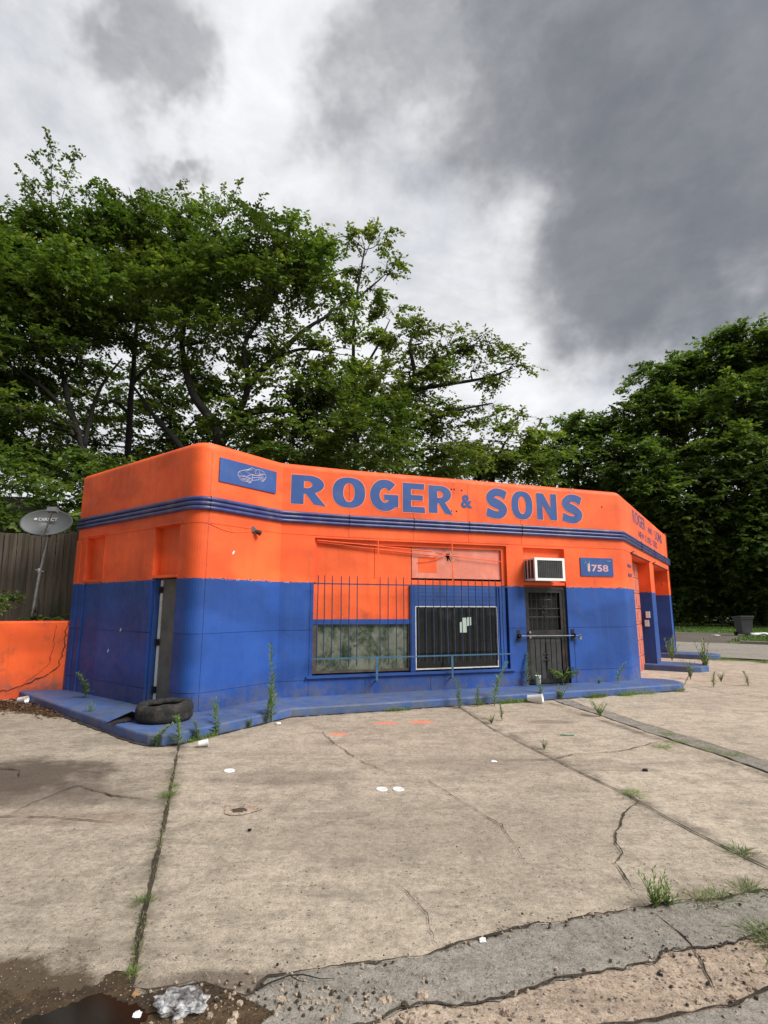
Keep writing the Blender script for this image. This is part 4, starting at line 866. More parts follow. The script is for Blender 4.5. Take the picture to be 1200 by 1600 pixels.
while x > -14:
    w_ = rg.uniform(.13, .16); h_ = 3.16 + rg.uniform(-.03, .03) + .03 * math.sin(x * 2); lean = rg.uniform(-.012, .012) + .045 * min(1, (-5.5 - x) / 1.5)
    y0 = yy(x) + rg.uniform(-.015, .015); P = []
    for z in (1.3, h_):
        o_ = lean * (z - 1.3) * -1
        P += [(x - w_ + o_, y0, z), (x - .008 + o_, y0 + rg.uniform(-.01, .01), z), (x - .008 + o_, y0 + .02, z), (x - w_ + o_, y0 + .02, z)]
    b.box8(P); rnd += [rg.random()] * 6; x -= w_ * rg.uniform(.99, 1.04)
fo = b.obj('boards', M_BOARD, fn); at = fo.data.attributes.new('rnd', 'FLOAT', 'FACE'); at.data.foreach_set('value', rnd)
for z in (1.6, 2.75):
    b = MB(); b.box((-9.8, yy(-9.8) + .045, z), (8.6, .04, .09), rz=math.atan(-.10)); b.obj('rail', M_BARK, fn)
# satellite dish
ds = thing('satellite_dish', 'grey satellite dish on a leaning pipe mast in front of the board fence', 'satellite dish', (-6.80, 10.75, 1.33))
Mt = Matrix.Rotation(R(4), 3, 'Z') @ Matrix.Rotation(R(-14), 3, 'X') @ Matrix.Rotation(R(90), 3, 'X')      # lathe axis +z -> towards -y
cen = Vector((-6.69, 10.58, 3.27)); prof_ = [(.505, .065), (.50, .072), (.47, .055), (.35, .018), (.2, -.006), (0.001, -.015), (.001, -.03), (.3, -.005), (.49, .045), (.505, .065)]
b = MB(); b.lathe(cen, prof_, 40, Mt, sy=.545); b.obj('reflector', M_DISH, ds, smooth=True)
def dpt(x, y, z): return cen + Mt @ Vector((x, y, z))
lt = simple('pale_dish_print', (.50, .51, .52), .6)
def dish_fn(u, z, d): 
    r2 = (u / .5) ** 2 + (z / .273) ** 2; return dpt(u, z, -.015 + .075 * r2 + .006)
text('DIRECT', -.19, .17, .055, .118, 0, lt, ds, .02, fn=dish_fn)
b = MB(); b.lathe(dish_fn(-.245, .085, 0), [(0.001, .004), (.034, .002)], 14, Mt, sy=.85); b.lathe(dish_fn(-.235, .075, 0) + Mt @ Vector((0, 0, .004)), [(0.001, .004), (.014, .002)], 10, Mt); b.obj('emblem', lt, ds)
b = MB(); lnb = dpt(.26, .08, .42); foot = dpt(.0, -.27, .03); b.tube([foot, foot.lerp(lnb, .5) + Vector((0, 0, -.02)), lnb], .017, 8); b.obj('feed_arm', M_METAL, ds)
b = MB(); b.box(lnb + Vector((0, .02, .03)), (.17, .11, .09), rz=R(4), rx=R(-14)); b.tube([lnb + Vector((-.05, .08, .03)), lnb + Vector((-.05, .14, .03))], .03, 8); b.tube([lnb + Vector((.05, .08, .03)), lnb + Vector((.05, .14, .03))], .03, 8); b.obj('receiver', M_DISH, ds)
b = MB(); b.tube([(-6.93, 10.75, 1.2), (-6.86, 10.76, 2.3), (-6.74, 10.72, 2.98), dpt(0, -.05, -.06)], .026, 10); b.obj('mast', M_METAL, ds)
b = MB(); b.box(dpt(0, -.22, -.02), (.16, .10, .10)); b.lathe((-6.875, 10.755, 2.35), [(.035, -.04), (.04, 0), (.035, .04)], 10); b.tube([(-6.93, 10.73, 2.36), (-6.80, 10.78, 2.33)], .008, 6); b.obj('bracket', M_METAL, ds)
# neighbour's shed roof
nb = thing('neighbour_shed', 'dark shingled shed roof rising behind the board fence at the far left', 'shed', (-13, 17, 1.3))
M_SH = simple('dark_shingles', (.055, .045, .038), .9, var=.4, scale=4, bump=.8, bscale=25)
b = MB(); P = [(-19, 14.4, 3.6), (-10.3, 14.4, 3.6), (-10.9, 17.2, 5.15), (-19, 17.2, 5.3), (-19, 20, 3.6), (-10.3, 20, 3.6)]
b.add(P + [(p[0], p[1], p[2] - .12) for p in P], [(0, 1, 2, 3), (3, 2, 5, 4), (0, 6, 7, 1), (1, 7, 8, 2), (2, 8, 11, 5)]); 
for i in range(12): t_ = i / 12; y_ = 14.4 + 2.8 * t_; z_ = 3.6 + 1.58 * t_; b.box((-14.8, y_, z_ + .02), (8.6, .02, .02))
b.obj('roof', M_SH, nb)
b = MB(); b.box((-14.6, 17.2, 2.4), (8.2, 5, 2.4)); b.add([(-10.55, 14.7, 3.55), (-10.55, 19.7, 3.55), (-10.95, 17.2, 5.0)], [(0, 1, 2)]); b.obj('wall', M_STILE, nb)
# ------------------------------------------------------------------ foliage
def leaf_mesh(name, P, D, W_, mat, parent=None, rnd=None, fold=0.0):
    """P base points, D leaf vectors, W half-width vectors (N,3): one pointed quad per leaf"""
    N = len(P); mid = P + D * 0.45
    V = np.empty((N, 4, 3), np.float32); V[:, 0] = P; V[:, 1] = mid + W_; V[:, 2] = P + D; V[:, 3] = mid - W_
    o0 = np.array(wloc(parent)) if parent is not None else np.zeros(3)
    V = (V - o0).reshape(-1, 3); me = bpy.data.meshes.new(name)
    me.vertices.add(N * 4); me.vertices.foreach_set('co', V.ravel().astype(np.float32))
    me.loops.add(N * 4); me.loops.foreach_set('vertex_index', np.arange(N * 4, dtype=np.int32))
    me.polygons.add(N); me.polygons.foreach_set('loop_start', np.arange(0, N * 4, 4, dtype=np.int32))
    me.update(calc_edges=True)
    at_ = me.attributes.new('rnd', 'FLOAT', 'FACE'); at_.data.foreach_set('value', (rnd if rnd is not None else np.random.rand(N)).astype(np.float32))
    return link(name, me, mat, parent)
def unit(a): return a / np.maximum(1e-9, np.linalg.norm(a, axis=-1, keepdims=True))
def tree(name, label, T, leaf, mat, rng, dens=1.0, group=None, per=16, spray=0.55, r0=0.16, base_z=0.0, cat='tree'):
    trunks = T['tr']; b0 = trunks[0][0]
    th = thing(name, label, cat, (b0[0], b0[1], base_z), group)
    tb = MB(); allp = []
    for ti, tl in enumerate(trunks):
        k = r0 if ti == 0 else r0 * .6; pts = spline([tuple(p) for p in tl], 5); n = len(pts)
        if ti == 0 and pts[0][2] > base_z: pts = [(pts[0][0], pts[0][1], base_z - .1)] + pts; n += 1
        pts = [(p[0] + .05 * mnoise.noise(Vector(p) * 1.1), p[1], p[2]) for p in pts]
        rs = [k * (1 - .72 * i / (n - 1)) for i in range(n)]; tb.tube(pts, rs, 9); allp += [(p, r_) for p, r_ in zip(pts, rs)][2:]
    AP = np.array([p for p, _ in allp]); AR = np.array([r_ for _, r_ in allp])
    bb_ = MB(); LP = []; LD = []; LW = []; RN = []; hue = [0.0]
    def addspray(c, dirn, m, L):
        side = unit(np.cross(dirn, [0, 0, 1])); t = np.linspace(.05, 1, m); sag = np.array([0, 0, -.22 * L])
        pts = c + dirn * (t * L)[:, None] + sag * (t ** 2)[:, None]; sg = np.where(np.arange(m) % 2 == 0, 1, -1)[:, None]
        ld = unit(dirn * .55 + side * sg * .8 + rng.normal(0, .33, (m, 3)) + np.array([0, 0, -.28])); up = unit(np.array([0, 0, 1]) + rng.normal(0, .42, (m, 3)))
        s_ = leaf * rng.uniform(.5, 1.4, (m, 1)); wd = unit(np.cross(ld, up)) * s_ * .31
        LP.append(pts); LD.append(ld * s_); LW.append(wd); RN.append(np.clip(rng.normal(.45, .25, m) + hue[0] + rng.normal(0, .12), 0, 1))
        return pts
    for (x, y, z, rx, rz, dn) in T['cl']:
        c = np.array((x, y, z)); ry = rx * .9; hue[0] = rng.normal(0, .13)
        cost = np.linalg.norm(AP - c, axis=1) + np.maximum(0, AP[:, 2] - z + .2) * 1.5; i = int(np.argmin(cost)); p = AP[i]
        mid = (p + c) / 2 + np.array([0, 0, .12 * np.linalg.norm(c - p)]) + rng.normal(0, .12, 3) ; lp = spline([tuple(p), tuple(mid), tuple(c)], 5)
        rb = min(AR[i] * .7, .03 + .018 * np.linalg.norm(c - p)); bb_.tube(lp, [rb * (1 - .65 * j / (len(lp) - 1)) for j in range(len(lp))], 6)
        nsub = int(5 + 5 * rx)
        for _ in range(nsub):
            v = unit(rng.normal(0, 1, 3)) * rng.uniform(.5, .95); q = c + v * np.array((rx, ry, rz)); st = np.array(lp[rng.integers(len(lp) // 2, len(lp))])
            md = (st + q) / 2 + rng.normal(0, .06 * rx, 3) + np.array((0, 0, .08)); bb_.tube([tuple(st), tuple(md), tuple(q)], [rb * .33, rb * .22, .004 + leaf * .02], 4, False)
        ns = int(dn * dens * 46 * rx * ry * rz / (spray ** 2 * .9) + 6)
        # sub-clusters give the light and dark lumps and the gaps
        nc = max(4, int(ns / 9)); cc = unit(rng.normal(0, 1, (nc, 3))) * (rng.uniform(.35, 1.0, (nc, 1)) ** .6)
        for k in range(ns):
            q = cc[rng.integers(nc)] + rng.normal(0, .17, 3) * np.array((1, 1, .7)); ln = np.linalg.norm(q)
            if ln > 1.12: q = q / ln * 1.1
            pos = c + q * np.array((rx, ry, rz)); dirn = unit(q * np.array((1, 1, .5)) + rng.normal(0, .5, 3) * np.array((1, 1, .45)))
            addspray(pos - dirn * spray * .4, dirn, per, spray * rng.uniform(.7, 1.3))
    for s in T['sp']:
        a_, e_ = np.array(s[0]), np.array(s[1]); L_ = np.linalg.norm(e_ - a_); md = (a_ + e_) / 2 + rng.normal(0, .04, 3); bb_.tube([tuple(a_), tuple(md), tuple(e_)], [.018, .012, .004], 4, False)
        for k in range(int(L_ * 11)):
            t = rng.uniform(.15, 1.0); pos = a_ * (1 - t) ** 2 + 2 * md * t * (1 - t) + e_ * t * t; dirn = unit((e_ - a_) / L_ * .5 + rng.normal(0, .7, 3)); pts = addspray(pos, dirn, 7, .32); bb_.tube([tuple(pos), tuple(pts[3]), tuple(pts[-1])], [.006, .004, .002], 3, False)
        addspray(e_ - (e_ - a_) / L_ * .25, (e_ - a_) / L_, 9, .35)
    tb.obj('trunk', M_BARK, th, smooth=True); bb_.obj('branches', M_BARK, th)
    leaf_mesh('crown', np.concatenate(LP), np.concatenate(LD), np.concatenate(LW), mat, th, np.concatenate(RN))
    return sum(len(x) for x in LP)
T1=dict(tr=[[(-7.78, 14.0, 4.1), (-8.0, 14.0, 5.5), (-8.58, 14.0, 6.94), (-9.21, 14.2, 8.54), (-10.16, 14.5, 10.49)], [(-8.09, 14.0, 5.85), (-7.91, 14.0, 7.31), (-7.2, 13.8, 8.34)], [(-8.52, 14.0, 6.76), (-9.26, 13.6, 7.51), (-9.92, 13.0, 7.95)]],
 cl=[(-12.31, 14.0, 11.19, 2.3, 1.6, 1), (-10.89, 14.0, 11.6, 1.9, 1.2, 1), (-9.77, 14.5, 12.12, 1.6, 1.1, 1), (-9.0, 15.0, 13.37, 1.1, 0.7, 0.9), (-9.5, 13.5, 10.27, 1.9, 1.1, 1), (-11.04, 13.5, 8.57, 2.2, 1.3, 1), (-8.54, 14.0, 10.19, 1.5, 0.9, 0.9), (-9.96, 13.5, 8.2, 1.6, 0.8, 0.8), (-8.24, 13.5, 8.2, 1.2, 0.5, 0.45), (-10.78, 13.5, 6.58, 1.6, 0.8, 0.9), (-9.59, 13.0, 6.57, 1.2, 0.6, 0.5), (-9.71, 14.5, 6.38, 1.2, 0.6, 0.5)],
 sp=[[(-10.45, 15.0, 13.86), (-10.78, 15.0, 16.54)], [(-10.25, 15.0, 13.86), (-9.9, 15.0, 15.99)], [(-10.68, 15.0, 14.09), (-11.76, 15.0, 15.59)], [(-10.85, 15.0, 13.86), (-11.35, 15.0, 14.66)], [(-10.07, 15.0, 14.09), (-9.43, 15.0, 14.78)], [(-10.67, 15.0, 15.01), (-11.18, 15.0, 15.94)]])
T2=dict(tr=[[(-7.79, 16.0, 4.45), (-7.87, 16.0, 6.05), (-7.93, 16.0, 8.55), (-8.04, 16.2, 10.85), (-8.07, 16.4, 12.82)], [(-7.95, 16.0, 8.55), (-7.12, 16.4, 10.05), (-6.41, 16.5, 11.48)]],
 cl=[(-8.34, 16.0, 14.39, 1.3, 0.9, 1), (-8.75, 16.0, 13.02, 1.5, 1.1, 1), (-7.25, 16.3, 13.95, 1.4, 1.0, 0.9), (-7.51, 16.0, 11.86, 1.5, 1.0, 1), (-7.96, 15.5, 10.02, 1.3, 0.7, 0.8), (-6.48, 16.5, 12.65, 1.5, 1.1, 0.9), (-9.16, 16.0, 10.51, 1.1, 0.6, 0.8), (-5.91, 16.5, 14.1, 1.2, 0.9, 0.65), (-9.35, 17.0, 8.08, 1.4, 0.6, 0.35)],
 sp=[[(-6.6, 16.5, 14.59), (-7.08, 16.5, 16.22)], [(-5.94, 16.5, 14.59), (-5.58, 16.5, 16.09)], [(-5.61, 16.5, 14.59), (-5.03, 16.5, 16.22)], [(-6.15, 16.5, 14.34), (-6.28, 16.5, 15.84)], [(-5.26, 16.5, 14.1), (-4.76, 16.5, 15.21)], [(-7.03, 16.5, 14.34), (-7.49, 16.5, 15.33)]])
T3=dict(tr=[[(-4.44, 14.0, 4.27), (-4.45, 14.0, 6.03), (-4.8, 14.0, 6.76), (-5.29, 14.0, 7.5), (-5.72, 14.2, 8.92), (-5.79, 14.4, 10.43)], [(-4.45, 14.0, 5.94), (-4.02, 14.0, 6.76), (-3.69, 13.8, 7.6), (-3.79, 13.6, 8.62), (-3.17, 13.6, 9.75), (-2.71, 13.8, 10.85)], [(-3.98, 14.0, 6.8), (-2.93, 13.8, 6.87), (-1.67, 13.4, 6.54), (-0.64, 13.0, 5.89)], [(-3.69, 13.8, 7.6), (-2.94, 13.6, 8.25), (-2.24, 13.4, 8.88), (-1.37, 13.3, 9.39)], [(-4.91, 14.3, 4.86), (-5.65, 14.3, 6.04), (-6.51, 14.5, 6.94), (-7.27, 14.6, 7.94)]],
 cl=[(-4.66, 14.0, 10.79, 1.5, 1.0, 1), (-3.71, 14.0, 12.01, 1.3, 0.8, 1), (-2.74, 13.8, 11.76, 1.1, 0.8, 1), (-1.78, 13.6, 10.68, 1.0, 0.8, 1), (-1.14, 13.5, 9.88, 0.7, 0.7, 0.9), (-3.01, 13.6, 10.33, 1.1, 0.7, 0.8), (-1.39, 13.6, 8.43, 0.9, 0.5, 0.6), (-2.22, 13.5, 7.65, 1.3, 0.7, 0.9), (-3.47, 13.5, 8.94, 1.2, 0.6, 0.7), (-4.85, 14.0, 9.21, 1.3, 0.7, 0.9), (-5.78, 14.3, 10.78, 1.3, 0.9, 1), (-3.0, 13.4, 6.37, 1.3, 0.6, 0.8), (-1.34, 13.4, 6.89, 1.2, 0.8, 1), (-0.64, 13.0, 5.72, 1.3, 0.7, 1), (-2.18, 13.6, 5.73, 1.4, 0.6, 0.9), (-5.38, 14.2, 7.96, 1.2, 0.5, 0.5), (0.0, 13.6, 6.44, 1.0, 0.7, 0.9), (-6.4, 14.4, 8.44, 1.0, 0.5, 0.45), (-4.79, 14.6, 7.94, 1.2, 0.5, 0.5)],
 sp=[])
T4=dict(tr=[[(-0.96, 18.0, 5.02), (-0.98, 18.0, 7.06), (-1.07, 18.0, 9.41), (-1.11, 18.0, 11.37), (-0.94, 18.0, 13.14), (-0.71, 18.0, 14.7)], [(-1.07, 18.0, 9.41), (-0.23, 18.0, 10.87), (0.23, 18.0, 11.87)], [(-1.03, 18.0, 12.63), (0.0, 18.0, 13.65)]],
 cl=[(-0.95, 18.0, 15.1, 0.6, 0.35, 0.5), (-0.1, 18.0, 15.23, 0.5, 0.35, 0.5), (-2.15, 18.0, 14.97, 0.5, 0.3, 0.5), (-0.94, 18.0, 13.91, 0.6, 0.35, 0.5), (0.12, 18.0, 14.17, 0.5, 0.35, 0.5), (-0.35, 18.0, 13.01, 0.7, 0.4, 0.5), (-1.16, 18.0, 12.12, 0.5, 0.3, 0.35), (0.23, 18.0, 12.37, 0.7, 0.4, 0.55), (-0.69, 18.0, 11.12, 0.9, 0.5, 0.6), (0.46, 18.0, 11.12, 0.9, 0.6, 0.7), (-1.36, 18.0, 9.41, 1.1, 0.7, 0.9), (-0.23, 18.0, 9.41, 1.3, 0.8, 1)],
 sp=[[(-0.83, 18.0, 14.44), (-1.32, 18.0, 15.77)], [(-0.71, 18.0, 14.44), (-0.24, 18.0, 15.9)], [(0.0, 18.0, 13.4), (0.59, 18.0, 14.44)], [(-2.14, 18.0, 14.44), (-2.44, 18.0, 15.44)], [(0.0, 18.0, 13.65), (0.59, 18.0, 13.65)]])
T5=dict(tr=[[(0.48, 16.0, 4.65), (0.39, 16.0, 6.45), (0.5, 16.0, 7.7), (1.01, 16.0, 8.76), (1.81, 15.8, 9.31), (2.79, 15.6, 9.64)], [(0.44, 16.0, 6.66), (1.18, 15.8, 7.21), (2.34, 15.6, 7.55), (3.32, 15.6, 7.75)], [(0.81, 16.0, 8.33), (1.99, 15.8, 8.46), (3.15, 15.6, 8.58), (3.91, 15.4, 8.81)], [(1.01, 16.0, 8.76), (0.83, 16.2, 9.95), (1.05, 16.4, 10.73)]],
 cl=[(1.02, 16.0, 10.07, 1.0, 0.5, 0.8), (1.82, 15.8, 9.74, 0.9, 0.4, 0.7), (2.71, 15.7, 9.8, 0.8, 0.35, 0.7), (3.39, 15.6, 9.75, 0.6, 0.3, 0.6), (3.94, 15.5, 8.96, 0.6, 0.3, 0.6), (3.55, 15.6, 8.58, 0.7, 0.3, 0.5), (2.78, 15.7, 8.84, 0.8, 0.4, 0.5), (1.8, 15.8, 8.67, 1.0, 0.5, 0.6), (0.82, 16.2, 8.85, 1.1, 0.6, 1), (1.2, 16.0, 7.49, 1.2, 0.6, 0.9), (2.39, 16.0, 7.28, 1.1, 0.5, 0.7), (3.4, 16.0, 7.7, 0.7, 0.3, 0.5), (0.41, 16.5, 7.46, 1.3, 0.7, 1), (2.03, 16.5, 6.39, 1.3, 0.6, 0.9), (0.81, 16.5, 5.98, 1.6, 0.5, 1)],
 sp=[[(2.79, 15.6, 9.64), (3.31, 15.6, 10.18)], [(3.74, 15.5, 8.96), (4.48, 15.5, 8.91)], [(3.55, 15.5, 9.17), (4.24, 15.5, 9.27)], [(2.02, 15.8, 9.74), (2.34, 15.8, 10.35)]])
T6=dict(tr=[[(4.52, 22.0, 5.5), (4.58, 22.0, 7.14), (5.17, 22.0, 8.54)]],
 cl=[(4.63, 22.0, 8.54, 1.3, 0.9, 0.8), (5.86, 22.0, 8.82, 1.2, 0.9, 0.8), (3.79, 22.0, 7.7, 1.3, 0.9, 1), (5.4, 22.0, 7.42, 1.5, 0.9, 1), (6.76, 22.0, 7.7, 1.3, 1.0, 1), (2.69, 22.0, 7.14, 1.6, 0.8, 1)],
 sp=[[(5.45, 22.0, 8.82), (5.91, 22.0, 9.97)], [(6.26, 22.0, 8.54), (6.72, 22.0, 9.54)]])
T7=dict(tr=[[(18.44, 51.68, 0.88), (19.05, 51.68, 10.69), (19.06, 51.68, 15.85)]],
 cl=[(16.58, 51.68, 17.17, 2.00192, 2.38, 0.85), (19.22, 51.68, 18.5, 2.3772800000000003, 2.38, 0.85), (21.78, 51.68, 18.5, 2.2521600000000004, 2.2100000000000004, 0.85), (17.69, 51.68, 14.22, 3.00288, 2.72, 0.85), (21.5, 51.68, 14.55, 2.7526400000000004, 3.0600000000000005, 0.85), (22.49, 51.68, 10.69, 3.00288, 3.4000000000000004, 0.85)],
 sp=[])
T8=dict(tr=[[(25.46, 48.96, 0.64), (25.77, 48.96, 7.25), (26.66, 48.96, 13.87), (28.04, 48.96, 18.88)], [(26.15, 48.96, 10.22), (28.67, 47.6, 14.73), (30.95, 47.6, 19.65)]],
 cl=[(24.95, 48.96, 22.1, 1.8768, 1.8700000000000003, 0.85), (27.6, 48.96, 24.07, 2.5024, 2.2100000000000004, 0.85), (23.16, 48.96, 18.88, 2.3772800000000003, 2.2100000000000004, 0.85), (25.53, 47.6, 19.02, 2.8777600000000003, 2.38, 0.85), (30.25, 48.96, 22.75, 3.00288, 2.72, 0.85), (21.06, 47.6, 14.73, 2.3772800000000003, 2.38, 0.85), (23.25, 46.24, 13.77, 3.00288, 2.38, 0.85), (28.32, 47.6, 17.17, 3.2531200000000005, 2.55, 0.85), (24.56, 44.88, 11.17, 3.2531200000000005, 2.55, 0.85), (23.01, 47.6, 9.98, 3.00288, 3.0600000000000005, 0.85), (26.14, 44.88, 7.86, 3.2531200000000005, 3.0600000000000005, 0.85), (25.0, 47.6, 6.52, 3.2531200000000005, 3.4000000000000004, 0.85), (26.43, 47.6, 3.7, 3.2531200000000005, 2.72, 0.85)],
 sp=[])
T9=dict(tr=[[(31.88, 46.24, 0.69), (32.63, 46.24, 6.93), (33.39, 46.24, 15.54), (34.41, 46.24, 21.58)]],
 cl=[(31.42, 47.6, 24.09, 2.7526400000000004, 2.55, 0.85), (33.31, 46.24, 24.7, 2.7526400000000004, 2.38, 0.85), (36.3, 46.24, 25.02, 3.2531200000000005, 3.0600000000000005, 0.85), (40.18, 46.24, 25.34, 3.7536, 3.7400000000000007, 0.85), (30.93, 44.88, 19.21, 3.2531200000000005, 2.55, 0.85), (34.23, 44.88, 18.62, 3.50336, 3.0600000000000005, 0.85), (28.95, 43.52, 14.16, 3.1280000000000006, 2.38, 0.85), (30.96, 42.16, 12.17, 3.378240000000001, 2.72, 0.85), (37.43, 44.88, 17.44, 3.7536, 4.25, 0.85), (27.99, 43.52, 10.34, 3.2531200000000005, 2.38, 0.85), (29.88, 42.16, 7.49, 3.378240000000001, 3.0600000000000005, 0.85), (28.93, 44.88, 6.24, 3.2531200000000005, 2.72, 0.85), (30.91, 43.52, 4.04, 3.2531200000000005, 2.72, 0.85), (28.9, 46.24, 3.1, 3.2531200000000005, 2.38, 0.85), (36.12, 44.88, 7.86, 3.7536, 4.420000000000001, 0.85)],
 sp=[])
T10=dict(tr=[[(-13.71, 21.0, 5.33), (-14.0, 21.0, 7.96), (-13.98, 21.0, 10.14)], [(-13.94, 21.0, 7.42), (-12.86, 21.0, 9.59)]],
 cl=[(-15.29, 21.0, 10.14, 1.6, 1.0, 0.8), (-13.51, 21.0, 10.7, 1.5, 0.8, 0.7), (-11.76, 21.0, 9.04, 1.5, 0.9, 0.8), (-14.0, 21.0, 7.96, 2.0, 1.0, 1), (-10.37, 21.0, 7.96, 1.6, 0.8, 0.8), (-15.23, 21.0, 7.42, 1.8, 1.0, 0.8), (-12.36, 21.0, 7.16, 1.6, 0.8, 0.7), (-11.41, 21.0, 10.98, 1.4, 0.7, 0.5)],
 sp=[])
T11=dict(tr=[[(-7.98, 20.0, 5.15), (-8.27, 20.0, 7.66), (-8.29, 20.0, 9.74)], [(-8.27, 20.0, 7.66), (-7.0, 20.0, 9.21)]],
 cl=[(-9.06, 20.0, 10.0, 1.5, 0.9, 0.8), (-7.75, 20.0, 9.21, 1.5, 0.8, 0.8), (-8.66, 20.0, 7.91, 1.5, 0.9, 0.7), (-6.91, 20.0, 7.66, 1.5, 0.9, 0.9), (-5.41, 20.0, 7.15, 1.5, 0.8, 0.9), (-4.46, 20.0, 8.17, 1.6, 0.9, 0.9), (-2.95, 20.0, 7.15, 1.8, 0.8, 1), (-1.47, 20.0, 6.89, 1.8, 0.8, 1), (-6.85, 20.0, 11.08, 1.2, 0.7, 0.6)],
 sp=[])

rng = np.random.default_rng(11); tot_l = 0
GL = 'trees behind the shop'
tot_l += tree('broadleaf_tree', 'leaning double trunk tree with sprigs above its crown at the far left', T1, .12, M_LEAF1, rng, 1.3, GL, base_z=1.3, r0=.13)
tot_l += tree('broadleaf_tree', 'straight dark trunk tree with light sprigs on top behind the parapet left end', T2, .12, M_LEAF1, rng, 1.3, GL, base_z=1.3, r0=.13)
tot_l += tree('broadleaf_tree', 'big spreading forked tree directly behind the rounded parapet corner', T3, .12, M_LEAF1, rng, 1.3, GL, base_z=0, r0=.19)
tot_l += tree('slender_tree', 'tall thin tree with open feathery top right of the big forked tree', T4, .14, M_LEAF2, rng, 1.15, GL, base_z=0, r0=.10)
tot_l += tree('feathery_tree', 'airy yellow green tree arching right over the middle of the parapet', T5, .115, M_LEAF2, rng, 1.1, GL, base_z=0, r0=.13)
tot_l += tree('background_tree', 'low pale green tree peeping over the right half of the parapet', T6, .17, M_LEAF2, rng, .8, GL, base_z=0, r0=.16, spray=.7)
tot_l += tree('background_tree', 'thin dim tree behind the dish and the board fence', T10, .17, M_LEAF1, rng, .8, GL, base_z=1.3, r0=.12, spray=.7)
tot_l += tree('background_tree', 'dim tree filling the gap behind the big forked tree', T11, .17, M_LEAF1, rng, .8, GL, base_z=0, r0=.12, spray=.7)
GR = 'trees across the side road'
tot_l += tree('distant_tree', 'dark rounded tree farthest away between the two tree groups', T7, .38, M_LEAF3, rng, .8, GR, base_z=-.05, r0=.36, spray=1.4, per=14)
tot_l += tree('roadside_tree', 'broad leafy tree just right of the shop across the side road', T8, .36, M_LEAF3, rng, .85, GR, base_z=-.05, r0=.38, spray=1.3, per=14)
tot_l += tree('roadside_tree', 'tallest dense tree at the right picture edge above the wheeled bin', T9, .36, M_LEAF3, rng, .85, GR, base_z=-.05, r0=.38, spray=1.3, per=14)
# low growth
def bush(name, label, cl, leaf, mat, dens=1.0, spray=.4, cat='bush', group=None, base=None):
    T = dict(tr=[[(base[0], base[1], base[2]), (base[0] + .05, base[1], base[2] + .25), (base[0], base[1], base[2] + .5)]], cl=cl, sp=[])
    return tree(name, label, T, leaf, mat, rng, dens, group, 12, spray, .03, base[2], cat)
tot_l += bush('bush', 'low dark green bush on the bank above the orange retaining wall', [(-7.35, 10.35, 1.62, .45, .26, 1), (-7.8, 10.2, 1.7, .5, .35, 1), (-8.5, 10.1, 1.7, .5, .4, 1)], .07, M_LEAF3, 1.2, .22, base=(-7.6, 10.3, 1.33))
tot_l += bush('bush', 'small scrubby plant at the foot of the dish mast', [(-6.75, 10.55, 1.47, .28, .12, 1), (-6.35, 10.6, 1.45, .25, .10, 1)], .06, M_LEAF3, 1.3, .16, base=(-6.7, 10.55, 1.33))
tot_l += bush('creeper', 'dark creeper massed above the fence beside the shop wall', [(-8.3, 11.5, 3.35, .7, .35, 1), (-9.6, 11.7, 3.5, 1.0, .5, 1), (-7.4, 12.6, 3.6, 1.2, .7, 1), (-6.2, 12.6, 3.5, .9, .7, 1), (-6.6, 12.8, 4.6, 1.0, .6, .7), (-8.8, 12.4, 3.7, 1.3, .6, 1), (-10.4, 12.6, 3.9, 1.3, .8, .9), (-12.0, 12.8, 4.0, 1.4, .9, .9), (-8.0, 13.0, 4.7, 1.3, .7, .8), (-10.0, 13.2, 5.1, 1.4, .7, .7), (-6.9, 13.2, 5.3, 1.0, .6, .6)], .13, M_LEAF3, .8, .45, base=(-7.2, 12.6, 1.33))
us_cl = [(px, 60.5 - (px - 26) * .75 + 1.0 * math.sin(px), 1.6 + .5 * math.sin(px * 2.1), 2.9, 1.9, .9) for px in np.arange(20, 54, 3.2)] + [(px, 64 - (px - 26) * .75, 4.0, 3.2, 2.6, .9) for px in np.arange(20, 54, 4.2)]
tot_l += bush('thicket', 'long dark thicket of undergrowth beneath the trees across the side road', us_cl, .26, M_LEAF3, .6, .8, cat='thicket', base=(27, 60.5, 0))
back = [(x_, 62 + 2 * math.sin(x_), 3.2 + 1.2 * math.sin(x_ * .7), 4.2, 4.0, 1) for x_ in np.arange(10, 70, 5.5)]
print('leaves', tot_l)
# far-off wood closing the view under and behind the nearer crowns
def wood(name, label, cl, leaf, dens, mat=None):
    P = []; 
    for (x, y, z, rx, rz, dn) in cl:
        n = int(dens * rx * rx * rz); v = unit(rng.normal(0, 1, (n, 3))) * rng.uniform(.45, 1, (n, 1)); P.append(np.array((x, y, z)) + v * np.array((rx, rx * .8, rz)))
    P = np.concatenate(P); N = len(P); D = unit(rng.normal(0, 1, (N, 3)) * np.array((1, 1, .5)) + np.array((0, 0, -.3))) * leaf * rng.uniform(.6, 1.3, (N, 1)); W_ = unit(np.cross(D, unit(np.array([0, 0, 1]) + rng.normal(0, .4, (N, 3))))) * leaf * .3
    o = leaf_mesh(name, P, D, W_, mat or M_LEAF3); tag(o, label, None, kind='stuff'); return N
wcl = back + [(x_, 24 + math.sin(x_ * 3), 3.0 + math.sin(x_ * 1.7), 2.6, 2.3, 1) for x_ in np.arange(-26, 9, 3.1)] + [(x_, 27, 1.5, 3, 1.8, 1) for x_ in np.arange(-28, 10, 4)]
print('wood', wood('background_wood', 'dim mass of leaves filling the gaps behind the trees', wcl, .34, 110))

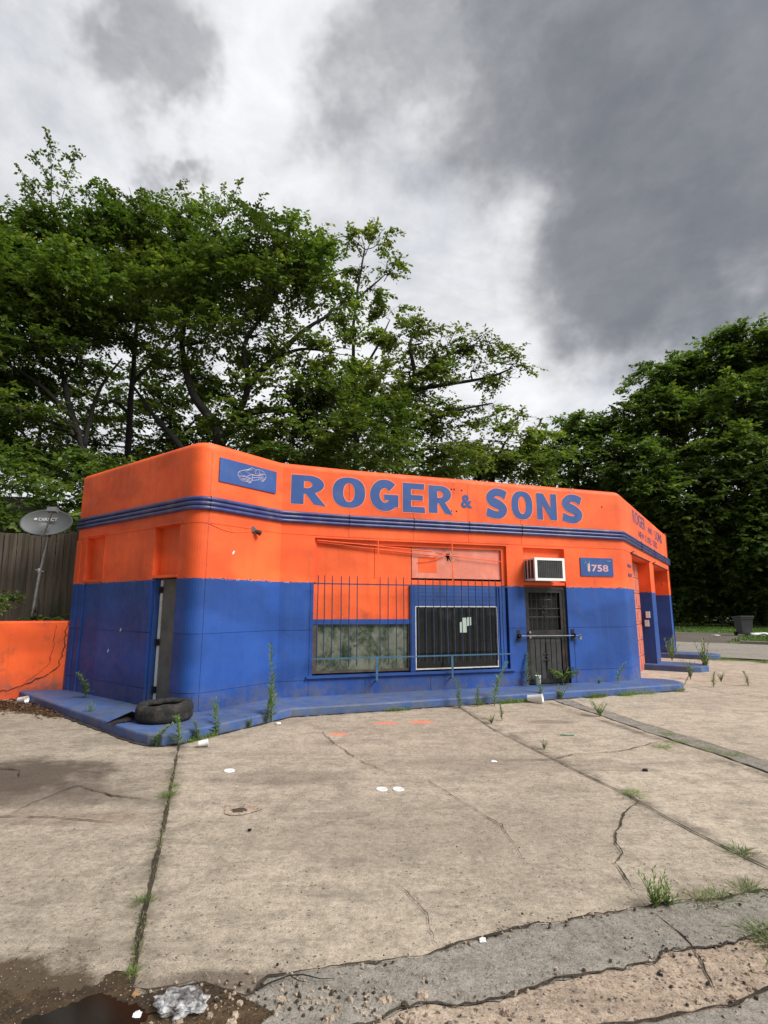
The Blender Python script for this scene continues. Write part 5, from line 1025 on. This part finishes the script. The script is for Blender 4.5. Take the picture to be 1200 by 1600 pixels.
# grass verge: blades as one mass
def blades(name, label, pts, h, mat, wd=.006, lean=.35):
    P = np.array(pts, float); N = len(P); up = unit(np.stack([rng.normal(0, lean, N), rng.normal(0, lean, N), np.ones(N)], 1)); hh_ = h * rng.uniform(.5, 1.2, (N, 1)); an = rng.uniform(0, 6.28, N)
    W_ = np.stack([np.cos(an), np.sin(an), np.zeros(N)], 1) * wd; o = leaf_mesh(name, P, up * hh_, W_, mat); tag(o, label, None, kind='stuff'); return o
gp = []
while len(gp) < 42000:
    n_, t_ = 29.6 + 26 * rng.random(), -26 + 50 * rng.random()
    if t_ < -3.8 and n_ < 40: continue
    x_, y_ = nt(n_, t_); gp.append((x_, y_, -.05))
blades('verge_grass', 'short green grass verge beyond the side road', gp, .16, leafmat('verge_blades', (.06, .12, .02), (.09, .16, .03), (.13, .18, .05), .3), .03)

# ------------------------------------------------------------------ weeds: prototypes then copies
def proto_tall(seed, n=110, h=1.0):
    r_ = np.random.default_rng(seed); st = MB(); LP = []; LD = []; LW = []
    lean = r_.normal(0, .13, 2); f = lambda t: np.array((lean[0] * t * t, lean[1] * t * t, t * h))
    st.tube([tuple(f(t)) for t in np.linspace(0, 1, 7)], [.010, .009, .008, .007, .005, .004, .002], 6)
    for i in range(n):
        t = .06 + .94 * (i / n); p = f(t); a = i * 2.4 + r_.normal(0, .4); L = .17 * r_.uniform(.6, 1.15) * (1 - .45 * t) * (.6 + min(.4, t * 2)) * r_.uniform(.7, 1.2)
        d_ = unit(np.array((math.cos(a), math.sin(a), .75 + .5 * t + r_.normal(0, .35)))); s_ = unit(np.cross(d_, [0, 0, 1])) * L * .11
        LP.append(p); LD.append(d_ * L); LW.append(s_)
    return st, np.array(LP), np.array(LD), np.array(LW)
def proto_bush(seed, ns=9, n=16):
    r_ = np.random.default_rng(seed); st = MB(); LP = []; LD = []; LW = []
    for k in range(ns):
        a = r_.uniform(0, 6.28); l_ = r_.uniform(.1, .65); H_ = r_.uniform(.5, 1.0); e_ = np.array((math.cos(a) * l_, math.sin(a) * l_, H_ * (1 - .35 * l_)))
        f = lambda t: e_ * np.array((t ** 1.3, t ** 1.3, t)); st.tube([tuple(f(t)) for t in np.linspace(0, 1, 5)], [.014, .012, .010, .007, .003], 5)
        for i in range(n):
            t = .12 + .88 * i / n; p = f(t); b_ = i * 2.4 + k; L = .22 * r_.uniform(.6, 1.1) * (1.1 - .4 * t); d_ = unit(np.array((math.cos(b_), math.sin(b_), .7)) + e_ * .3)
            LP.append(p); LD.append(d_ * L); LW.append(unit(np.cross(d_, [0, 0, 1])) * L * .13)
    return st, np.array(LP), np.array(LD), np.array(LW)
def proto_grass(seed, n=150):
    r_ = np.random.default_rng(seed); P = np.stack([r_.normal(0, .22, n), r_.normal(0, .22, n), np.zeros(n)], 1); d_ = unit(np.stack([r_.normal(0, .7, n) + P[:, 0] * 2, r_.normal(0, .7, n) + P[:, 1] * 2, np.ones(n)], 1)); L = r_.uniform(.35, 1.0, (n, 1)); an = r_.uniform(0, 6.28, n)
    return MB(), P, d_ * L, np.stack([np.cos(an), np.sin(an), np.zeros(n)], 1) * .016
def proto_frond(seed):
    r_ = np.random.default_rng(seed); st = MB(); LP = []; LD = []; LW = []
    for k in range(7):
        a = -2.6 + k * .75 + r_.normal(0, .2); l_ = r_.uniform(.55, 1.0); H_ = r_.uniform(.45, .95)
        f = lambda t: np.array((math.cos(a) * l_ * t, math.sin(a) * l_ * t * .8, H_ * (1.5 * t - .8 * t * t) + .1)); st.tube([(0, 0, 0)] + [tuple(f(t)) for t in np.linspace(0.05, 1, 6)], [.016, .014, .012, .010, .008, .006, .003], 5)
        side = np.array((-math.sin(a), math.cos(a), 0))
        for i in range(11):
            t = .2 + .8 * i / 10
            for sg in (-1, 1):
                d_ = unit(side * sg + np.array((math.cos(a), math.sin(a), 0)) * .45 + np.array((0, 0, -.25))); L = .26 * (1.1 - .5 * abs(t - .5)); LP.append(f(t)); LD.append(d_ * L); LW.append(unit(np.cross(d_, [0, 0, 1])) * L * .19)
    return st, np.array(LP), np.array(LD), np.array(LW)
PROT = {}
def make_proto(kind, pr, lm):
    st, a_, b_, c_ = pr; sm = None
    if st.v: sm = bpy.data.meshes.new('stem'); sm.from_pydata(st.v, [], st.f); sm.materials.append(M_STEM)
    ob = leaf_mesh('leaves', a_, b_, c_, lm); lmh = ob.data; bpy.data.objects.remove(ob); PROT[kind] = (sm, lmh)
for i in range(3): make_proto('tall%d' % i, proto_tall(i + 1), M_WEED); make_proto('bush%d' % i, proto_bush(i + 20), M_WEED); make_proto('grass%d' % i, proto_grass(i + 40), M_DRYW if i == 2 else M_WEED)
make_proto('frond0', proto_frond(5), M_LEAF3 if False else M_WEED)
KN = {'tall': ('tall_weed', 'weed'), 'bush': ('leafy_weed', 'weed'), 'grass': ('grass_tuft', 'grass tuft'), 'frond': ('fern_like_weed', 'weed')}
def weed(kind, x, y, z, h, wd, label, group=None, rz=None):
    sm, lmh = PROT[kind]; nm, ct_ = KN[kind[:-1]]
    t_ = thing(nm, label, ct_, (x, y, z), group); t_.rotation_euler = (0, 0, random.uniform(0, 6.28) if rz is None else rz); t_.scale = (wd, wd, h)
    if sm: o_ = bpy.data.objects.new('stem', sm); C.objects.link(o_); o_.parent = t_
    o_ = bpy.data.objects.new('leaves', lmh); C.objects.link(o_); o_.parent = t_
GW_ = 'weeds growing along the blue plinth'; GJ = 'tufts growing in the concrete joints'
weed('tall0', -1.62, 8.17, 0, 1.08, 1.0, 'tallest spiky weed, against the plinth below the chamfer seam', GW_)
weed('tall1', -1.66, 8.08, 0, .5, 1.0, 'short bright weed right at the foot of the tallest weed', GW_)
weed('tall2', -2.72, 6.79, 0, .30, .75, 'small weed at the plinth corner left of the joint', GW_)
weed('tall0', -2.46, 6.82, 0, .36, .85, 'bright weed where the long joint meets the plinth corner', GW_)
weed('tall1', -2.33, 7.09, 0, .24, .75, 'small weed just right of the joint at the plinth corner', GW_)
weed('tall2', -2.17, 7.36, 0, .34, .8, 'dark weed on the plinth edge between tyre and tallest weed', GW_)
weed('bush0', -1.86, 7.82, 0, .20, .20, 'faint low weed just left of the tallest weed', GW_)
weed('tall2', -5.02, 9.45, .13, .45, 1.0, 'weed on the far left plinth in front of the blocked opening', GW_)
weed('bush1', -4.35, 9.45, .13, .26, .28, 'leafy weed on the plinth left of the grey doorway', GW_)
weed('bush2', -4.30, 8.27, 0, .34, .22, 'weed leaning on the plinth front at the left', GW_)
weed('bush1', -2.38, 7.95, .13, .30, .2, 'blue green weed on the plinth right of the tyre', GW_)
weed('tall0', 1.24, 9.22, 0, .44, .8, 'weed left of the second joint below the right window', GW_)
weed('tall1', 1.56, 9.38, 0, .34, .7, 'shorter weed between two taller ones below the right window', GW_)
weed('tall2', 1.86, 9.47, 0, .68, 1.0, 'tall weed below the right end of the window', GW_)
weed('tall1', 1.72, 8.25, 0, .30, .45, 'thin sprig in the second joint near the plinth', GJ)
weed('bush2', 1.53, 8.05, 0, .17, .16, 'small tuft in the second joint near its start', GJ)
weed('tall0', 2.75, 10.75, .13, .60, .9, 'pale weed on the plinth left of the entrance door', GW_)
weed('tall1', 2.80, 10.0, 0, .48, .8, 'weed against the plinth beside the paper cup', GW_)
weed('bush0', 3.18, 10.08, 0, .34, .26, 'bushy weed against the plinth right of the fallen cup', GW_)
weed('frond0', 3.52, 11.0, .13, .50, .50, 'fern like plant growing at the right foot of the entrance door', GW_, rz=.6)
weed('grass0', 3.85, 10.30, 0, 0.099, 0.275, 'low grass along the plinth right of the entrance', GW_)
weed('bush1', 4.28, 11.15, .13, .13, .22, 'tiny weed on the plinth between door and corner', GW_)
weed('tall2', 4.72, 11.28, .13, .42, .6, 'slim weed on the plinth near the right corner', GW_)
weed('grass1', 4.55, 10.52, 0, 0.124, 0.275, 'grass clump at the plinth front near the right corner', GW_)
weed('grass0', 5.0, 10.7, 0, 0.105, 0.248, 'second grass clump at the plinth front near the right corner', GW_)
weed('grass2', 5.75, 11.0, 0, 0.093, 0.220, 'dry tuft under the right end of the plinth', GW_)
weed('bush2', 3.27, 8.55, 0, .32, .30, 'leafy weed at the near end of the narrow asphalt strip', GJ)
weed('bush0', 1.87, 6.66, 0, .14, .12, 'small tuft in the second joint at mid length', GJ)
weed('grass0', 2.22, 5.15, 0, 0.037, 0.165, 'flat grass tuft in the second joint near the long crack', GJ)
weed('grass1', 2.42, 3.98, 0, 0.062, 0.165, 'grass tuft in the second joint at the right picture edge', GJ)
weed('grass1', -1.90, 5.08, 0, 0.081, 0.121, 'yellow green tuft in the long joint near the plinth', GJ)
weed('grass0', -1.94, 5.35, 0, 0.050, 0.088, 'small tuft above the yellow green one in the long joint', GJ)
weed('grass0', -1.36, 3.37, 0, 0.062, 0.088, 'dark grass tuft halfway down the long joint', GJ)
weed('grass1', -1.14, 2.76, 0.01, 0.037, 0.055, 'tiny grass at the muddy end of the long joint', GJ)
weed('bush0', 1.50, 3.30, 0, .24, .22, 'bushiest weed on the broken edge of the asphalt patch', GJ)
weed('bush2', 1.58, 3.33, 0, .15, .20, 'lower right half of the bushiest weed on the patch edge', GJ)
weed('grass2', 1.78, 3.38, 0, 0.062, 0.165, 'dry grass just right of the bushiest weed', GJ)
weed('grass0', 1.93, 3.42, 0, 0.056, 0.138, 'green grass right of the dry grass on the patch edge', GJ)
weed('grass1', 2.14, 3.49, 0, 0.068, 0.154, 'grass tuft at the right edge on the patch joint', GJ)
weed('grass0', 1.93, 3.02, 0, 0.062, 0.193, 'grass clump at the bottom right corner of the patch', GJ)
weed('grass2', 1.95, 2.98, 0, 0.056, 0.193, 'dry clump beneath the bottom right grass', GJ)
weed('bush1', 8.25, 14.3, 0, .95, .55, 'tall bushy weed beside the middle plinth of the garage side', GW_)
weed('bush0', 7.0, 12.75, 0, .55, .3, 'thin weed in the joint outside the first garage door', GJ)
weed('bush2', 7.42, 12.3, 0, .30, .2, 'small weed left of the pair on the right concrete', GJ)
weed('tall1', 6.8, 11.55, 0, .32, .7, 'left weed of the pair on the right concrete', GJ)
weed('tall0', 7.65, 11.75, 0, .30, .7, 'right weed of the pair on the right concrete', GJ)
weed('bush0', 8.25, 15.9, .1, .9, .5, 'grey green weed in front of the second garage opening', GW_)
weed('grass0', 10.3, 17.4, 0, 0.136, 0.770, 'grass line where the forecourt meets the side road', GJ)
weed('grass1', 11.3, 16.4, 0, 0.093, 0.660, 'second grass line at the road edge farther right', GJ)
for k_, (x_, y_) in enumerate(((3.62, 7.0), (3.70, 7.4), (3.92, 6.4), (3.3, 6.75), (3.8, 6.65))):
    weed('grass%d' % (k_ % 2), x_, y_, 0, .035, .16, ['flat grass in the middle of the narrow asphalt strip edge', 'flat grass farthest up the narrow asphalt strip edge', 'flat grass lowest on the right edge of the narrow strip', 'flat grass on the left edge of the narrow strip', 'flat grass second lowest on the right edge of the narrow strip'][k_], GJ)
# moss and thin grass along the long joint
jp = []
for i in range(900):
    t_ = rng.random(); a_ = np.interp(t_, [0, .45, .75, 1], [-2.43, -1.68, -1.3, -1.12]); y_ = np.interp(t_, [0, .45, .75, 1], [6.75, 4.45, 3.25, 2.7])
    if mnoise.noise(Vector((0, y_ * 2.2, 4))) < -.05: continue
    jp.append((a_ + rng.normal(0, .012), y_, 0.0))
blades('joint_grass', 'thin grass and moss sprouting in the long concrete joint', jp, .03, M_DRYW, .003, .8)

gp = []
ln_ = [(-2.40, 7.0), (-1.40, 8.46), (-0.2, 8.87), (1.5, 9.49), (4.2, 10.41), (5.85, 11.02)]
for i in range(5200):
    k_ = rng.integers(len(ln_) - 1) if i % 3 else 3; t_ = rng.random(); x_ = ln_[k_][0] * (1 - t_) + ln_[k_ + 1][0] * t_; y_ = ln_[k_][1] * (1 - t_) + ln_[k_ + 1][1] * t_
    if mnoise.noise(Vector((x_ * 1.9, y_ * 1.9, 7))) < .08: continue
    gp.append((x_ + rng.normal(0, .02), y_ - abs(rng.normal(0, .035)), 0.0))
blades('plinth_grass', 'patchy thin grass rooted along the foot of the blue plinth', gp, .075, M_WEED, .005, .6)

# ------------------------------------------------------------------ tyre and litter
ty = thing('tyre', 'worn black tyre lying on its side on the blue plinth corner', 'tyre', (-2.98, 7.66, .13))
b = MB(); TN = 56; prof_ = [(.245, .045), (.25, .02), (.30, .0), (.37, .004), (.405, .03), (.418, .075), (.41, .10), (.418, .125), (.405, .175), (.37, .21), (.30, .217), (.255, .20), (.245, .17), (.262, .155), (.30, .17), (.36, .165), (.375, .11), (.36, .05), (.30, .03), (.262, .05)]
vs = []; fs = []; m_ = len(prof_)
for k_ in range(TN):
    a_ = 2 * math.pi * k_ / TN; sq = 1 + .03 * math.sin(2 * a_ + 1)
    for r_, z_ in prof_:
        bump_ = -.012 if (r_ > .40 and k_ % 2) else 0
        dn = .035 * math.exp(-((a_ - 4.2) ** 2) * 2) * (z_ / .2) + .02 * mnoise.noise(Vector((a_ * 1.5, 0, 2))) * (z_ / .2)
        vs.append((-2.98 + (r_ + bump_) * .87 * sq * math.cos(a_), 7.66 + (r_ + bump_) * .87 * sq * math.sin(a_), .133 + z_ * 1.12 - dn))
for k_ in range(TN):
    for j in range(m_): fs.append((k_ * m_ + j, ((k_ + 1) % TN) * m_ + j, ((k_ + 1) % TN) * m_ + (j + 1) % m_, k_ * m_ + (j + 1) % m_))
b.add(vs, fs); b.obj('casing', M_RUBBER, ty, smooth=True)
b = MB(); b.add([(-3.36, 7.52, .15), (-3.30, 7.75, .15), (-3.48, 7.60, .20), (-3.66, 7.40, .135), (-3.52, 7.38, .137), (-3.36, 7.52, .27)], [(0, 1, 2), (0, 2, 3, 4), (5, 2, 1), (5, 3, 2)]); b.obj('torn_flap', M_RUBBER, ty)
for k_ in range(0):
    b = MB(); a0_ = 3.9 + k_ * .75; b.tube([(-2.98 + (.42 + .006 * math.sin(j * 2)) * math.cos(a0_ + j * .1), 7.66 + (.425) * math.sin(a0_ + j * .1), .21 + .02 * math.sin(j * 1.1 + k_)) for j in range(7)], .007, 5); b.obj('torn_cord', M_DRYW, ty)
def cup(name, label, p, L_, r_, yaw, standing=False, hollow=True, cat='cup'):
    M_ = Matrix.Identity(3) if standing else Matrix.Rotation(yaw, 3, 'Z') @ Matrix.Rotation(R(86), 3, 'Y'); zz = p[2] if standing else p[2] + r_
    b_ = MB(); b_.lathe((p[0], p[1], zz), [(.001, 0), (r_ * .72, 0), (r_ * .74, .004), (r_ * .98, L_ * .96), (r_ * 1.04, L_ * .98), (r_ * 1.0, L_), (r_ * .93, L_ * .99), (r_ * .70, .01), (.001, .008)], 20, M_)
    return b_.top(name, M_PLAST, label, cat, True)
cup('paper_cup', 'white paper cup lying on the concrete at the tyre corner', (-2.20, 6.75, 0), .11, .042, R(20))
cup('paper_cup', 'large white cup fallen in front of the entrance plinth', (2.50, 9.78, 0), .26, .07, R(-25))
cup('paper_cup', 'white cup lying by the far left end of the plinth', (-6.28, 9.66, 0), .15, .06, R(-5))
cup('paper_cup', 'white cup standing upright at the foot of the entrance door', (3.0, 10.86, .13), .19, .055, 0, True)
for i_, (x_, y_, r_, lb) in enumerate(((-1.57, 5.83, .055, 'round white lid lying alone left of the two lids'), (-.02, 5.27, .052, 'left one of the two white lids side by side'), (.13, 5.27, .052, 'right one of the two white lids side by side'))):
    b = MB(); b.lathe((x_, y_, .001), [(r_, 0), (r_, .006), (r_ * .9, .009), (r_ * .85, .005), (.001, .006)], 24); b.top('cup_lid', M_PLAST, lb, 'lid', True)
b = MB(); b.tube([(2.28, 7.36, .008), (2.36, 7.33, .008), (2.45, 7.33, .008)], .007, 8); b.top('drinking_straw', simple('green_plastic', (.02, .22, .10), .4), 'green straw on the concrete right of the second joint', 'straw')
def crumple(name, label, x_, y_, z_, s_, mat, cat, fl=.5, n=12, seed=1, sx=1.0):
    b_ = MB(); r_ = random.Random(seed); vs = []; 
    for i in range(n // 2 + 1):
        for j in range(n):
            th_ = math.pi * i / (n // 2); ph = 2 * math.pi * j / n; v = Vector((math.sin(th_) * math.cos(ph), math.sin(th_) * math.sin(ph), math.cos(th_))); k = .75 + .9 * abs(mnoise.noise(v * 1.9 + Vector((seed, 0, 0)))) + .35 * abs(mnoise.noise(v * 5 + Vector((seed, 0, 0)))) + r_.uniform(-.02, .02)
            vs.append((x_ + v.x * s_ * k * sx, y_ + v.y * s_ * k, z_ + max(0, s_ * fl * (1 + v.z * k))))
    b_.add(vs, [(i * n + j, i * n + (j + 1) % n, (i + 1) * n + (j + 1) % n, (i + 1) * n + j) for i in range(n // 2) for j in range(n)]); return b_.top(name, mat, label, cat)
crumple('plastic_bag', 'crumpled clear plastic bag in the muddy gutter at the bottom left', -.83, 2.545, .012, .07, M_FILM, 'plastic bag', .35, 30, 3, 1.35)
crumple('litter_scrap', 'white scrap beside the tallest weed on the concrete', -1.50, 8.02, 0, .05, M_PLAST, 'litter', .3, 8, 5)
crumple('litter_scrap', 'white scrap on the second joint crack in mid forecourt', 1.18, 6.16, 0, .035, M_PLAST, 'litter', .15, 8, 6)
crumple('litter_scrap', 'cream scrap lying in the puddle at the bottom edge', -1.0, 2.50, .012, .02, M_PLAST, 'litter', .3, 8, 7)
crumple('stone', 'orange brown stone at the muddy end of the long joint', -1.06, 2.62, .01, .018, simple('tan_stone', (.30, .17, .08), .8), 'stone', .5, 8, 8)
crumple('rubber_scrap', 'small black scrap on the concrete left of centre', -1.0, 4.35, 0, .018, M_BLACK, 'litter', .5, 8, 9)
crumple('rubber_scrap', 'small black scrap right of the second joint', 2.65, 5.83, 0, .03, M_BLACK, 'litter', .4, 8, 10)
crumple('litter_scrap', 'white scrap on the concrete patch edge at the bottom', .49, 3.0, .008, .02, M_PLAST, 'litter', .3, 8, 12)
sk = MB(); sk.tube([(-.55, 2.64, .02), (-.50, 2.67, .028), (-.42, 2.715, .03), (-.36, 2.72, .03), (-.28, 2.70, .025), (-.22, 2.715, .018)], [.004, .0035, .003, .0028, .002, .001], 5); sk.tube([(-.42, 2.715, .03), (-.38, 2.69, .025), (-.33, 2.685, .02)], [.0025, .002, .001], 5); sk.top('twig', M_BARK, 'thin dead twig on the edge of the asphalt patch', 'twig')
# dead leaves against the plinth
lp_ = []; n_ = 1500; tt = rng.random(n_); px_ = -6.9 + 2.3 * tt + rng.normal(0, .22, n_); py_ = 9.75 - 1.15 * tt + rng.normal(0, .18, n_)
P = np.stack([px_, py_, rng.uniform(.003, .03, n_)], 1); D = unit(np.stack([rng.normal(0, 1, n_), rng.normal(0, 1, n_), rng.normal(0, .25, n_)], 1)) * rng.uniform(.03, .07, (n_, 1)); W_ = unit(np.cross(D, unit(np.array([0, 0, 1]) + rng.normal(0, .3, (n_, 3))))) * .017
o = leaf_mesh('dead_leaves', P, D, W_, leafmat('brown_leaves', (.06, .035, .02), (.12, .065, .035), (.20, .12, .06), .1)); tag(o, 'brown dead leaves drifted beside the left end of the plinth', None, kind='stuff')
b = MB(); b.poly([(p.x, p.y, .003) for p in jag([(-7.4, 10.1), (-6.8, 9.9), (-6.2, 9.55), (-5.3, 9.1), (-4.8, 8.62), (-5.0, 8.5), (-5.8, 8.95), (-7.0, 9.2), (-8, 9.4)], .08, .1, 33, True)]); o = b.obj('leaf_mould', M_SOIL); o['kind'] = 'structure'
# rubbish bin across the road
bn = thing('wheeled_bin', 'dark grey wheeled bin on the verge across the side road', 'bin', (20.5, 31.3, 0))
b = MB(); P = []
for z_, s_ in ((.08, .26), (1.0, .35)): P += [(20.5 - s_, 31.3 - s_, z_), (20.5 + s_, 31.3 - s_, z_), (20.5 + s_, 31.3 + s_, z_), (20.5 - s_, 31.3 + s_, z_)]
b.box8(P); b.box((20.5, 31.3, .98), (.76, .76, .06)); b.obj('body', M_BIN, bn)
b = MB(); b.box((20.5, 31.32, 1.05), (.80, .82, .07), rx=R(-4)); b.obj('lid', M_BIN, bn)
for s_ in (-.3, .3): b = MB(); b.tube([(20.5 + s_ - .04, 31.6, .1), (20.5 + s_ + .04, 31.6, .1)], .12, 14); b.obj('wheel', M_BLACK, bn)
b = MB(); b.tube([(20.25, 31.68, 1.0), (20.75, 31.68, 1.0)], .02, 6); b.obj('handle', M_BIN, bn)
crumple('rubbish_bag', 'white rubbish bag torn open beside the wheeled bin', 20.9, 30.6, 0, .30, M_PLAST, 'rubbish bag', .35, 12, 14, 1.6)
crumple('litter_scrap', 'white paper left of the wheeled bin at the road edge', 18.7, 31.0, 0, .16, M_PLAST, 'litter', .2, 8, 15, 1.4)
crumple('litter_scrap', 'white paper in the middle of the grass verge', 20.5, 42.5, 0, .2, M_PLAST, 'litter', .2, 8, 16, 1.6)
